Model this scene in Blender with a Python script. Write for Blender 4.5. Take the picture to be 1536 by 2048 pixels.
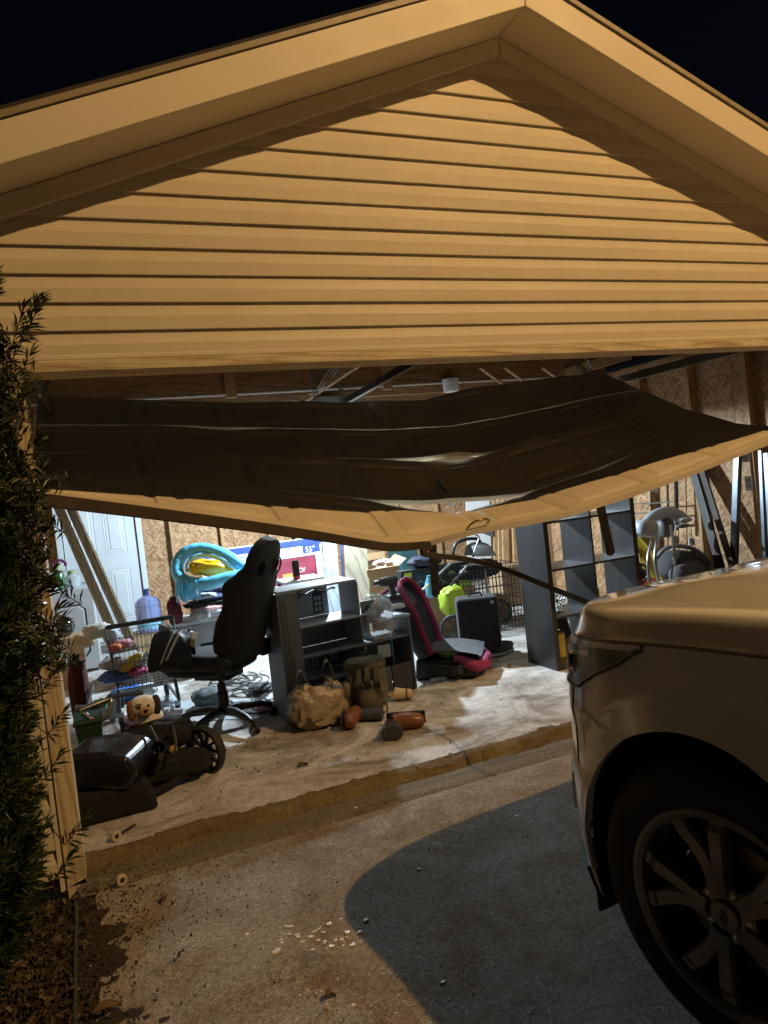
import bpy, bmesh, math, random
import numpy as np
from mathutils import Vector, Matrix, noise, Euler
random.seed(7)
for o in list(bpy.data.objects): bpy.data.objects.remove(o)
sc = bpy.context.scene
COL = sc.collection
R = math.radians
# ------------------------------------------------------------------ camera
YAW, PIT, ROL, FPX = R(22.05), R(-2.04), R(-6.246), 1421.5
CAM = Vector((0, -3.1667, 1.53))
_F = Vector((math.sin(YAW)*math.cos(PIT), math.cos(YAW)*math.cos(PIT), math.sin(PIT)))
_r0 = Vector((math.cos(YAW), -math.sin(YAW), 0)); _u0 = _r0.cross(_F)
_RT = math.cos(ROL)*_r0 + math.sin(ROL)*_u0
_UP = -math.sin(ROL)*_r0 + math.cos(ROL)*_u0
cd = bpy.data.cameras.new('camera'); cam = bpy.data.objects.new('camera', cd); COL.objects.link(cam)
mw = Matrix((( _RT.x, _UP.x, -_F.x, CAM.x), (_RT.y, _UP.y, -_F.y, CAM.y), (_RT.z, _UP.z, -_F.z, CAM.z), (0, 0, 0, 1)))
cam.matrix_world = mw
cd.sensor_fit = 'VERTICAL'; cd.sensor_height = 24; cd.lens = FPX/2048*24; cd.clip_start = .05; cd.clip_end = 500
sc.camera = cam
def PROJ(p):
    q = Vector(p)-CAM; d = q.dot(_F); return 768+FPX*q.dot(_RT)/d, 1024-FPX*q.dot(_UP)/d
def P(px, py, x=None, y=None, z=None):
    """photo pixel -> point on the plane x=, y= or z="""
    d = _RT*((px-768)/FPX) - _UP*((py-1024)/FPX) + _F
    if x is not None: t = (x-CAM.x)/d.x
    elif y is not None: t = (y-CAM.y)/d.y
    else: t = (z-CAM.z)/d.z
    return CAM + d*t
# ------------------------------------------------------------------ world, light, exposure
w = bpy.data.worlds.new('World'); sc.world = w; w.use_nodes = True
nt = w.node_tree; bg = nt.nodes['Background']
sky = nt.nodes.new('ShaderNodeTexSky'); sky.sky_type = 'NISHITA'; sky.sun_disc = False
sky.sun_elevation = R(38); sky.sun_rotation = R(140); sky.ozone_density = 3
nt.links.new(sky.outputs[0], bg.inputs[0]); bg.inputs[1].default_value = .0009
sd = bpy.data.lights.new('fill_sun', 'SUN'); sd.energy = .006; sd.angle = R(.5); sd.color = (.8, .88, 1)  # weak sun added for a little ambient fill, no known moon
so = bpy.data.objects.new('fill_sun', sd); COL.objects.link(so)
so.rotation_euler = Vector((-.53, .65, -.6)).to_track_quat('-Z', 'Y').to_euler()
sc.view_settings.view_transform = 'Standard'; sc.view_settings.look = 'None'
sc.view_settings.exposure = 0; sc.view_settings.gamma = 1; sc.view_settings.use_curve_mapping = False
sc.render.engine = 'CYCLES'
STREET_POS = Vector((5.75, -6.5, 8.5)); STREET_W = 5400; STREET_COL = (1.0, .60, .235)
LED_W = 720; LED_COL = (.72, .88, 1.0)
# ------------------------------------------------------------------ mesh helpers
class MB:
    def __init__(s): s.v = []; s.f = []
    def add(s, v, f):
        n = len(s.v); s.v += [Vector(p) for p in v]; s.f += [tuple(i+n for i in q) for q in f]; return s
    def box(s, lo, hi, m=None):
        x0, y0, z0 = lo; x1, y1, z1 = hi
        v = [Vector(p) for p in ((x0,y0,z0),(x1,y0,z0),(x1,y1,z0),(x0,y1,z0),(x0,y0,z1),(x1,y0,z1),(x1,y1,z1),(x0,y1,z1))]
        if m: v = [m @ p for p in v]
        return s.add(v, [(0,3,2,1),(4,5,6,7),(0,1,5,4),(1,2,6,5),(2,3,7,6),(3,0,4,7)])
    def cbox(s, c, size, m=None):
        h = Vector(size)/2; c = Vector(c); return s.box(c-h, c+h, m)
    def bar(s, a, b, w, h, up=(0,0,1)):
        a = Vector(a); b = Vector(b); d = (b-a).normalized(); up = Vector(up)
        x = d.cross(up)
        if x.length < 1e-4: x = d.cross(Vector((1,0,0)))
        x.normalize(); u = x.cross(d)
        v = []
        for p in (a, b):
            for sx, sz in ((-1,-1),(1,-1),(1,1),(-1,1)): v.append(p + x*(sx*w/2) + u*(sz*h/2))
        return s.add(v, [(0,1,2,3),(7,6,5,4),(0,4,5,1),(1,5,6,2),(2,6,7,3),(3,7,4,0)])
    def tube(s, pts, r, n=8, closed=False, cap=True):
        pts = [Vector(p) for p in pts]; k = len(pts)
        rs = r if isinstance(r, (list, tuple)) else [r]*k
        v = []; f = []; ref = None
        for i, p in enumerate(pts):
            if closed: d = pts[(i+1) % k]-pts[i-1]
            else: d = pts[min(i+1, k-1)]-pts[max(i-1, 0)]
            if d.length < 1e-9: d = Vector((0,0,1))
            d.normalize()
            if ref is None: ref = d.orthogonal().normalized()
            else:
                ref = ref-d*ref.dot(d)
                ref = ref.normalized() if ref.length > 1e-6 else d.orthogonal().normalized()
            b = d.cross(ref)
            for j in range(n):
                a = 2*math.pi*j/n; v.append(p+(ref*math.cos(a)+b*math.sin(a))*rs[i])
        for i in range(k if closed else k-1):
            i2 = (i+1) % k
            for j in range(n):
                j2 = (j+1) % n; f.append((i*n+j, i*n+j2, i2*n+j2, i2*n+j))
        if cap and not closed:
            f.append(tuple(range(n))[::-1]); f.append(tuple((k-1)*n+j for j in range(n)))
        return s.add(v, f)
    def lathe(s, prof, n=20, m=None, cap=True):
        v = []; f = []
        for r, z in prof:
            for j in range(n):
                a = 2*math.pi*j/n; v.append(Vector((r*math.cos(a), r*math.sin(a), z)))
        k = len(prof)
        for i in range(k-1):
            for j in range(n):
                j2 = (j+1) % n; f.append((i*n+j, i*n+j2, (i+1)*n+j2, (i+1)*n+j))
        if cap:
            f.append(tuple(range(n))[::-1]); f.append(tuple((k-1)*n+j for j in range(n)))
        if m: v = [m @ p for p in v]
        return s.add(v, f)
    def grid(s, fn, nu, nv, cu=False, flip=False):
        v = [Vector(fn(i/(nu if cu else nu-1), j/(nv-1))) for i in range(nu) for j in range(nv)]
        f = []
        for i in range(nu if cu else nu-1):
            i2 = (i+1) % nu
            for j in range(nv-1):
                q = (i*nv+j, i2*nv+j, i2*nv+j+1, i*nv+j+1); f.append(q[::-1] if flip else q)
        return s.add(v, f)
    def prism(s, pts, d0, d1, m=None):
        """2-D outline (x,z) extruded along y from d0 to d1"""
        n = len(pts); v = [Vector((p[0], d0, p[1])) for p in pts]+[Vector((p[0], d1, p[1])) for p in pts]
        f = [tuple(range(n)), tuple(range(2*n-1, n-1, -1))]+[(i, i+n, (i+1) % n+n, (i+1) % n) for i in range(n)]
        if m: v = [m @ p for p in v]
        return s.add(v, f)
    def blob(s, c, r, amp=.12, fr=2.0, seed=0, n=20, m=None, flat=None, pw=1.0):
        c = Vector(c); r = Vector(r); v = []; f = []; k = n//2+1; off = Vector((seed*7.3, seed*3.1, seed*1.7))
        sg = lambda t: math.copysign(abs(t)**pw, t)
        for i in range(k):
            th = math.pi*i/(k-1)
            for j in range(n):
                ph = 2*math.pi*j/n
                d = Vector((math.sin(th)*math.cos(ph), math.sin(th)*math.sin(ph), math.cos(th)))
                q = 1+amp*(noise.noise(d*fr+off)+.55*noise.noise(d*fr*2.3+off)+.3*noise.noise(d*fr*5+off))
                p = Vector((sg(d.x)*r.x, sg(d.y)*r.y, sg(d.z)*r.z))*q
                if m: p = m @ p
                p = c+p
                if flat is not None and p.z < flat: p.z = flat+.002*noise.noise(p*40)
                v.append(p)
        for i in range(k-1):
            for j in range(n):
                j2 = (j+1) % n; f.append((i*n+j, (i+1)*n+j, (i+1)*n+j2, i*n+j2))
        return s.add(v, f)
def chain_inv(p):
    m = Matrix.Identity(4)
    while p is not None: m = p.matrix_basis @ m; p = p.parent
    return m.inverted()
def obj(name, mb, mat, parent=None, smooth=False, world=True, bevel=0, kind=None, bseg=2):
    me = bpy.data.meshes.new(name); v = mb.v
    if parent is not None and world:
        mi = chain_inv(parent); v = [mi @ p for p in v]
    me.from_pydata([tuple(p) for p in v], [], mb.f)
    bm = bmesh.new(); bm.from_mesh(me); bmesh.ops.remove_doubles(bm, verts=bm.verts, dist=1e-6)
    bmesh.ops.recalc_face_normals(bm, faces=bm.faces); bm.to_mesh(me); bm.free()
    o = bpy.data.objects.new(name, me); COL.objects.link(o); o.parent = parent
    for mm in (mat if isinstance(mat, (list, tuple)) else [mat]): me.materials.append(mm)
    if smooth:
        for p in me.polygons: p.use_smooth = True
        me.set_sharp_from_angle(angle=R(smooth if smooth > 1 else 45))
    if bevel:
        b = o.modifiers.new('bevel', 'BEVEL'); b.width = bevel; b.segments = bseg; b.limit_method = 'ANGLE'; b.angle_limit = R(40)
    if kind: o['kind'] = kind
    return o
def thing(name, label, cat, loc=(0,0,0), rz=0, group=None, rot=None):
    o = bpy.data.objects.new(name, None); COL.objects.link(o); o.empty_display_size = .05
    o.location = loc; o.rotation_euler = rot if rot else (0, 0, rz)
    o['label'] = label; o['category'] = cat
    if group: o['group'] = group
    return o
def tag(o, label, cat, group=None):
    o['label'] = label; o['category'] = cat
    if group: o['group'] = group
    return o
def single(name, mb, mat, label, cat, group=None, **k):
    return tag(obj(name, mb, mat, None, **k), label, cat, group)
def struct(name, mb, mat, **k):
    o = obj(name, mb, mat, None, **k); o['kind'] = 'structure'; return o
def copy_part(o, parent, m=None):
    c = o.copy(); COL.objects.link(c); c.parent = parent
    if m is not None: c.matrix_basis = m
    return c
def Rz(a): return Matrix.Rotation(a, 4, 'Z')
def Rx(a): return Matrix.Rotation(a, 4, 'X')
def Ry(a): return Matrix.Rotation(a, 4, 'Y')
def T(*p): return Matrix.Translation(Vector(p) if len(p) == 3 else p[0])
def text_mb(body, size, m, depth=.001):
    cu = bpy.data.curves.new('t', 'FONT'); cu.body = body; cu.size = size; cu.extrude = depth; cu.resolution_u = 3
    o = bpy.data.objects.new('t', cu); COL.objects.link(o)
    me = o.evaluated_get(bpy.context.evaluated_depsgraph_get()).to_mesh()
    mb = MB().add([m @ v.co for v in me.vertices], [tuple(p.vertices) for p in me.polygons])
    bpy.data.objects.remove(o); bpy.data.curves.remove(cu)
    return mb
# ------------------------------------------------------------------ materials
def newmat(name):
    m = bpy.data.materials.new(name); m.use_nodes = True; n = m.node_tree.nodes; l = m.node_tree.links
    return m, n, l, n['Principled BSDF']
def sock(b, k, v):
    if k in b.inputs: b.inputs[k].default_value = v
def rgba(c): return (c[0], c[1], c[2], 1)
def ramp(n, l, src, stops):
    r = n.new('ShaderNodeValToRGB'); e = r.color_ramp.elements
    e[0].position, e[0].color = stops[0][0], rgba(stops[0][1]); e[1].position, e[1].color = stops[-1][0], rgba(stops[-1][1])
    for p, c in stops[1:-1]: q = e.new(p); q.color = rgba(c)
    l.new(src, r.inputs[0]); return r.outputs[0]
def coords(n, l, scale=(1,1,1), rot=(0,0,0), src='Object'):
    t = n.new('ShaderNodeTexCoord'); m = n.new('ShaderNodeMapping'); m.inputs['Scale'].default_value = scale; m.inputs['Rotation'].default_value = rot
    l.new(t.outputs[src], m.inputs[0]); return m.outputs[0]
def tnoise(n, l, co, scale, detail=4, rough=.55, dist=0):
    t = n.new('ShaderNodeTexNoise'); t.inputs['Scale'].default_value = scale; t.inputs['Detail'].default_value = detail
    t.inputs['Roughness'].default_value = rough; t.inputs['Distortion'].default_value = dist; l.new(co, t.inputs['Vector']); return t.outputs[0]
def mix(n, l, fac, a, b, mode='MIX'):
    m = n.new('ShaderNodeMix'); m.data_type = 'RGBA'; m.blend_type = mode
    for s, v in ((0, fac), (6, a), (7, b)):
        if hasattr(v, 'is_linked') or hasattr(v, 'links'): l.new(v, m.inputs[s])
        elif s == 0: m.inputs[0].default_value = v
        else: m.inputs[s].default_value = rgba(v)
    return m.outputs[2]
def bump(n, l, b, h, strength, dist=.01):
    k = n.new('ShaderNodeBump'); k.inputs['Strength'].default_value = strength; k.inputs['Distance'].default_value = dist
    l.new(h, k.inputs['Height']); l.new(k.outputs[0], b.inputs['Normal'])
MC = {}
def M(name, col, rough=.6, metal=0, var=.18, vs=6, bp=0, bs=60, coat=0, trans=0, spec=.5, alpha=1, stretch=(1,1,1), dirt=0, sheen=0, bd=.004):
    if name in MC: return MC[name]
    m, n, l, b = newmat(name); co = coords(n, l, stretch)
    h = tnoise(n, l, co, vs, 5)
    lo = tuple(c*(1-var) for c in col); hi = tuple(min(1, c*(1+var)) for c in col)
    c = ramp(n, l, h, [(.3, lo), (.7, hi)])
    if dirt:
        d = tnoise(n, l, coords(n, l), 3.1, 7, .7); k = ramp(n, l, d, [(.48, (0,0,0)), (.72, (dirt, dirt, dirt))])
        c = mix(n, l, k, c, (.09, .065, .04))
    l.new(c, b.inputs['Base Color'])
    rr = n.new('ShaderNodeMapRange'); rr.inputs[3].default_value = max(.02, rough-.1); rr.inputs[4].default_value = min(1, rough+.1)
    l.new(tnoise(n, l, co, vs*2.7, 4), rr.inputs[0]); l.new(rr.outputs[0], b.inputs['Roughness'])
    sock(b, 'Metallic', metal); sock(b, 'Coat Weight', coat); sock(b, 'Coat Roughness', .06); sock(b, 'Transmission Weight', trans)
    sock(b, 'Specular IOR Level', spec); sock(b, 'Alpha', alpha); sock(b, 'Sheen Weight', sheen)
    if bp: bump(n, l, b, tnoise(n, l, co, bs, 5, .6), bp, bd)
    MC[name] = m; return m
def wood(name, dark, light, axis='x', rough=.75, scale=1.0, bp=.25, knots=False, dirt=0):
    if name in MC: return MC[name]
    m, n, l, b = newmat(name)
    st = {'x': (1.2, 16, 16), 'y': (16, 1.2, 16), 'z': (16, 16, 1.2)}[axis]
    co = coords(n, l, tuple(s*scale for s in st))
    h = tnoise(n, l, co, 1.6, 8, .62, 1.2)
    w2 = n.new('ShaderNodeTexWave'); w2.inputs['Scale'].default_value = .9; w2.inputs['Distortion'].default_value = 9; w2.inputs['Detail'].default_value = 3
    w2.bands_direction = 'DIAGONAL'; l.new(co, w2.inputs[0])
    c = ramp(n, l, h, [(.3, dark), (.52, light), (.75, tuple(min(1, x*1.15) for x in light))])
    g = ramp(n, l, w2.outputs[1], [(.0, (.62,.55,.45)), (.35, (1,1,1))])
    c = mix(n, l, .7, c, g, 'MULTIPLY')
    if knots:
        vo = n.new('ShaderNodeTexVoronoi'); vo.inputs['Scale'].default_value = .22; l.new(co, vo.inputs[0])
        k = ramp(n, l, vo.outputs[0], [(.03, (1,1,1)), (.10, (0,0,0))]); c = mix(n, l, k, c, (.05, .025, .012))
    if dirt:
        d = tnoise(n, l, coords(n, l), 4, 7, .7); k = ramp(n, l, d, [(.5, (0,0,0)), (.75, (dirt,)*3)]); c = mix(n, l, k, c, (.06, .04, .025))
    l.new(c, b.inputs['Base Color']); sock(b, 'Roughness', rough); bump(n, l, b, h, bp, .004)
    MC[name] = m; return m
def osb(name, a0, a1):
    """oriented strand board: three layers of long random flakes in the plane of axes a0, a1"""
    m, n, l, b = newmat(name); t = n.new('ShaderNodeTexCoord'); sp = n.new('ShaderNodeSeparateXYZ'); l.new(t.outputs['Object'], sp.inputs[0])
    cb = n.new('ShaderNodeCombineXYZ'); l.new(sp.outputs[a0], cb.inputs[0]); l.new(sp.outputs[a1], cb.inputs[1])
    wn = n.new('ShaderNodeTexNoise'); wn.inputs['Scale'].default_value = 14; l.new(cb.outputs[0], wn.inputs['Vector'])
    add = n.new('ShaderNodeVectorMath'); add.operation = 'MULTIPLY_ADD'; l.new(wn.outputs[1], add.inputs[0]); add.inputs[1].default_value = (.02, .02, 0); l.new(cb.outputs[0], add.inputs[2])
    cols = []; hs = []
    for k, (ang, sx, sy) in enumerate(((12, 11, 70), (74, 13, 80), (-48, 12, 66), (38, 16, 90))):
        mp = n.new('ShaderNodeMapping'); mp.inputs['Rotation'].default_value = (0, 0, R(ang)); mp.inputs['Scale'].default_value = (sx, sy, 1); mp.inputs['Location'].default_value = (k*3.7, k*1.3, 0)
        rot = n.new('ShaderNodeVectorRotate'); rot.inputs['Angle'].default_value = R(ang); l.new(add.outputs[0], rot.inputs['Vector']); mp.inputs['Rotation'].default_value = (0,0,0); l.new(rot.outputs[0], mp.inputs[0])
        vo = n.new('ShaderNodeTexVoronoi'); vo.voronoi_dimensions = '2D'; vo.inputs['Scale'].default_value = 1; l.new(mp.outputs[0], vo.inputs['Vector'])
        s2 = n.new('ShaderNodeSeparateColor'); l.new(vo.outputs['Color'], s2.inputs[0]); hs.append(s2)
        cols.append(ramp(n, l, s2.outputs[0], [(0, (.20,.10,.045)), (.35, (.36,.20,.095)), (.7, (.46,.28,.14)), (1, (.60,.40,.22))]))
    c = cols[0]
    for k in (1, 2, 3):
        g = n.new('ShaderNodeMath'); g.operation = 'GREATER_THAN'; g.inputs[1].default_value = .58; l.new(hs[k].outputs[1], g.inputs[0]); c = mix(n, l, g.outputs[0], c, cols[k])
    big = tnoise(n, l, coords(n, l), 1.3, 3); c = mix(n, l, .5, c, ramp(n, l, big, [(.3, (.72,.7,.66)), (.7, (1,1,1))]), 'MULTIPLY')
    l.new(c, b.inputs['Base Color']); sock(b, 'Roughness', .7); bump(n, l, b, hs[1].outputs[0], .25, .002)
    return m
def concrete(name, c0, c1, stain, fine=1.0, specks=0, stain_amt=.7, grit=.5, streak=None):
    m, n, l, b = newmat(name); co = coords(n, l)
    a = tnoise(n, l, co, 1.1, 8, .62, .6); f = tnoise(n, l, co, 55, 6, .7); ff = tnoise(n, l, co, 260, 2, .6)
    c = ramp(n, l, a, [(.3, c0), (.7, c1)])
    sx = tnoise(n, l, coords(n, l, streak or (1, 2.2, 1), (0, 0, R(8))), 1.7, 9, .72, 1.0)
    k = ramp(n, l, sx, [(.40, (0,0,0)), (.62, (stain_amt,)*3)]); c = mix(n, l, k, c, stain)
    d2 = tnoise(n, l, co, 7, 8, .75, .8); k2 = ramp(n, l, d2, [(.56, (0,0,0)), (.70, (.65,)*3)]); c = mix(n, l, k2, c, tuple(x*.35 for x in stain))
    c = mix(n, l, grit, c, ramp(n, l, f, [(.3, (.36,.34,.31)), (.6, (1.05,1.05,1.05))]), 'MULTIPLY')
    c = mix(n, l, grit, c, ramp(n, l, ff, [(.36, (.28,.28,.28)), (.64, (1.35,1.35,1.35))]), 'MULTIPLY')
    if specks:
        vo = n.new('ShaderNodeTexVoronoi'); vo.inputs['Scale'].default_value = 95; l.new(co, vo.inputs['Vector'])
        s2 = n.new('ShaderNodeSeparateColor'); l.new(vo.outputs['Color'], s2.inputs[0])
        g = n.new('ShaderNodeMath'); g.operation = 'GREATER_THAN'; g.inputs[1].default_value = 1-specks; l.new(s2.outputs[0], g.inputs[0])
        g2 = n.new('ShaderNodeMath'); g2.operation = 'LESS_THAN'; g2.inputs[1].default_value = .28; l.new(vo.outputs[0], g2.inputs[0])
        g3 = n.new('ShaderNodeMath'); g3.operation = 'MULTIPLY'; l.new(g.outputs[0], g3.inputs[0]); l.new(g2.outputs[0], g3.inputs[1])
        c = mix(n, l, g3.outputs[0], c, (.7, .68, .62))
    l.new(c, b.inputs['Base Color']); sock(b, 'Roughness', .82)
    hm = n.new('ShaderNodeMath'); hm.operation = 'ADD'; l.new(f, hm.inputs[0]); l.new(ff, hm.inputs[1])
    bump(n, l, b, hm.outputs[0], .55*fine, .006)
    return m
def emit(name, col, s):
    m, n, l, b = newmat(name); sock(b, 'Emission Color', rgba(col)); sock(b, 'Emission Strength', s); sock(b, 'Base Color', rgba(col)); return m
def glassy(name, col, rough=.05, trans=1, ior=1.45):
    m, n, l, b = newmat(name); h = tnoise(n, l, coords(n, l), 9, 3)
    l.new(ramp(n, l, h, [(.3, tuple(c*.9 for c in col)), (.7, col)]), b.inputs['Base Color'])
    sock(b, 'Roughness', rough); sock(b, 'Transmission Weight', trans); sock(b, 'IOR', ior); return m
BLACK = M('black plastic', (.014, .014, .015), .42, var=.25, bp=.12, bs=220)
BLACKM = M('black satin metal', (.016, .016, .017), .35, var=.25, bp=.05, bs=90)
FABK = M('black woven fabric', (.012, .012, .014), .85, var=.3, bp=.5, bs=320, sheen=.1)
GREYF = M('grey woven fabric', (.20, .21, .225), .9, bp=.5, bs=260)
WHITEP = M('white plastic', (.72, .74, .75), .4, var=.06)
STEEL = M('galvanised steel', (.50, .51, .52), .38, metal=.9, var=.2, vs=25)
CHROME = M('chrome wire', (.62, .63, .65), .18, metal=1, var=.1)
RUBBER = M('rubber', (.018, .018, .018), .7, var=.25, bp=.2)
# ================================================================== setting
XA, SL = 2.175, .389                  # ridge position and roof slope
XL, XR, YB = -.85, 5.2, 6.1           # garage walls
FZ = .048                             # garage floor height
G_DRIVE = concrete('driveway concrete', (.42,.405,.38), (.66,.635,.59), (.30,.215,.12), 1.9, .06, .8, .78, (1.3, 1.5, 1))
G_SLAB = concrete('garage floor concrete', (.60,.59,.575), (.82,.81,.80), (.17,.112,.056), 1.1, .0, .85, .42, (1.2, 1.6, 1))
G_EDGE = concrete('mossy slab edge', (.20,.145,.06), (.30,.22,.09), (.09,.055,.02), 1.6, 0, .7, .6)
G_APRON = concrete('worn apron concrete', (.22,.185,.14), (.31,.27,.20), (.12,.075,.03), 1.4, .02, .8, .6, (.7, 6, 1))
G_DIRT = concrete('dirt', (.050,.036,.022), (.085,.062,.036), (.03,.02,.012), 2.0, .01, .7, .7)
def sheet(x0, x1, y0, y1, z, nx, ny, amp=0, fr=3):
    return MB().grid(lambda u, v: (x0+(x1-x0)*u, y0+(y1-y0)*v, z+amp*noise.noise(Vector(((x0+(x1-x0)*u)*fr, (y0+(y1-y0)*v)*fr, 0)))), nx, ny)
struct('ground', sheet(-60, 60, -60, 60, -.035, 3, 3), concrete('dry lawn and soil', (.10,.085,.05), (.16,.14,.08), (.07,.05,.03), 1.5, 0, .6, .6))
struct('street', sheet(-60, 60, -24, -14.02, -.01, 3, 3), concrete('street concrete', (.22,.21,.20), (.30,.29,.27), (.16,.14,.11), 1.0, .02, .5, .5))
struct('bounce_pad', sheet(4.78, 14, -13.9, -.3, .006, 4, 6), concrete('pale bounce pad', (.40,.38,.34), (.52,.49,.44), (.30,.26,.2), .8, 0, .4, .3))  # unseen pale sheet added to bounce street light up to the soffit
def bed(u, v):
    x = -3.2+3.28*u**.6; y = -6+5.98*v**.6; q = Vector((x, y, 0))
    return (x, y, .010-.085*max(0, x+.26)+.012*noise.noise(q*5)+.010*noise.noise(q*14)+.004*noise.noise(q*40))
struct('planting_bed', MB().grid(bed, 120, 300), G_DIRT, smooth=True)
def dr(u, v):
    y = -14+(13.993)*v**.55; xl = -.16+.035*noise.noise(Vector((0, y*3, 3)))+.02*noise.noise(Vector((0, y*11, 3)))
    return (xl+(4.76-xl)*u**1.15, y, .0045*noise.noise(Vector((u*9, y*2, 0)))*(1 if v < .985 else 0)+.001)
struct('driveway', MB().grid(dr, 70, 420), G_DRIVE, smooth=True)
def ap(u, v):
    x = -.3+5.0*u; y = .012+.29*v+.006*noise.noise(Vector((x*9, 0, 5)))*(1-v)
    return (x, y, .001+.006*noise.noise(Vector((x*4, y*20, 2)))*math.sin(v*3.1)+(-.012 if v == 0 else 0))
struct('apron', MB().grid(ap, 120, 10), G_APRON, smooth=True)
def edge_y(x): return .245+.020*noise.noise(Vector((x*2.2, 1, 0)))+.012*noise.noise(Vector((x*9, 4, 0)))
def ed(u, v):
    x = -.28+4.95*u; ye = edge_y(x); r = noise.noise(Vector((x*6, v*2, 1)))*.014+noise.noise(Vector((x*19, v*4, 1)))*.010+noise.noise(Vector((x*55, v*9, 1)))*.005
    prof = ((-.070, -.004), (-.046, .010), (-.024, .026), (.0, .039), (.030, .0475), (.07, .0400))
    k = v*5; i = min(int(k), 4); q = k-i
    a, b = prof[i], prof[i+1]; return (x, ye+a[0]+(b[0]-a[0])*q+r*(1-v), a[1]+(b[1]-a[1])*q+r*.8*(1 if v < .9 else 0)+.001)
struct('slab_edge', MB().grid(ed, 700, 14), G_EDGE, smooth=True)
def sl(u, v):
    x = XL+(XR-XL)*u; y0 = edge_y(x)+.03
    y = y0+(YB-y0)*v**1.6; return (x, y, FZ+.0015*noise.noise(Vector((x*3, y*3, 9))))
struct('garage_floor', MB().grid(sl, 50, 70), G_SLAB, smooth=True)

# ------------------------------------------------------------------ the garage
VINYL = M('almond vinyl siding', (.64, .57, .44), .55, var=.06, vs=1.6, bp=.14, bs=60, stretch=(.35, 3, 4), bd=.002, dirt=.10)
TRIM = M('almond painted trim', (.70, .625, .485), .5, var=.04, vs=2, bp=.05, bs=50)
SOFF = M('almond soffit panel', (.74, .66, .51), .6, var=.04, vs=2, bp=.08, bs=120)
RAWX = wood('weathered painted board along x', (.40,.32,.20), (.66,.57,.41), 'x', .7, 1, .3, dirt=.25)
RAWZ = wood('weathered painted board upright', (.40,.31,.19), (.62,.52,.36), 'z', .7, 1, .3, dirt=.45)
LUMX = wood('pine lumber along x', (.22,.115,.05), (.40,.24,.12), 'x', .8, 1, .2, True)
LUMY = wood('pine lumber along y', (.24,.13,.06), (.42,.26,.13), 'y', .8, 1, .2)
LUMZ = wood('pine stud upright', (.26,.15,.07), (.46,.30,.16), 'z', .8, 1, .2, True)
OSBX = osb('strand board across', 0, 2); OSBY = osb('strand board side', 1, 2)
ROOFM = M('dark roof shingle', (.035, .03, .026), .9, var=.3, bp=.4)
gar = thing('garage', 'beige vinyl sided garage with a gable roof and torn open doorway', 'garage', (XA, 0, 0))
def zf(x, apex): return apex-SL*abs(x-XA)
# siding courses
EXP = .1152; z = 2.182; k = 0
def course(x0, x1, z, rake=None, lap=0):
    """one course: bottom lip proud, flat face, cove leaning back at the top"""
    prof = ((-.002, .001), (-.020, 0), (-.0205, .004), (-.0192, EXP*.50), (-.0095, EXP*.78), (-.0035, EXP*1.12))
    mb = MB(); n = max(2, int((x1-x0)/.25)); rows = []
    def fn(u, v):
        i = round(v*(len(prof)-1)); y, dz = prof[i]; zz = z+dz
        a, b = x0, x1
        if rake is not None:
            h = max(.012, (rake-zz)/SL); a, b = max(a, XA-h), min(b, XA+h)
        x = a+(b-a)*u
        return (x, y-lap+.0016*noise.noise(Vector((x*1.3, zz*4, 1))), zz+.0009*noise.noise(Vector((x*.9, z*7, 2))))
    return mb.grid(fn, n, len(prof))
while z < 3.66:
    xj = (1.45, 3.35, .35, 2.75, 4.3, 1.0)[k % 6]+.21*math.sin(k*2.3); k += 1; hh = (3.72-z)/SL
    if abs(xj-XA) < hh-.3:
        obj('siding_board', course(XL-.01, xj, z, 3.72), VINYL, gar); obj('siding_board', course(xj-.03, XR+.01, z, 3.72, .0010), VINYL, gar)
    else: obj('siding_board', course(XL-.01, XR+.01, z, 3.72), VINYL, gar)
    z += EXP
for x0, x1 in ((XL-.01, -.295), (4.70, XR+.01)):
    zz = 2.182-EXP
    while zz > .05: obj('siding_board', course(x0, x1, zz), VINYL, gar); zz -= EXP
# sheathing behind the siding
PLY = M('sheathing', (.30,.22,.13), .8)
obj('gable_sheathing', MB().prism([(XL, 2.44), (XR, 2.44), (XR, zf(XR, 3.72)), (XA, 3.72), (XL, zf(XL, 3.72))], .006, .02), PLY, gar)
obj('wall_sheathing', MB().box((XL, .006, .07), (-.30, .12, 2.44)), PLY, gar)
obj('wall_sheathing', MB().box((4.70, .006, .07), (XR, .12, 2.44)), PLY, gar)
obj('header_beam', MB().box((-.30, .004, 2.134), (4.70, .15, 2.435)), RAWX, gar)
obj('header_trim', MB().box((-.30, -.028, 2.131), (4.70, -.001, 2.178)), RAWX, gar, bevel=.003)
obj('starter_strip', MB().box((-.30, -.024, 2.1795), (4.70, -.001, 2.1985)), TRIM, gar, bevel=.003)
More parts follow.
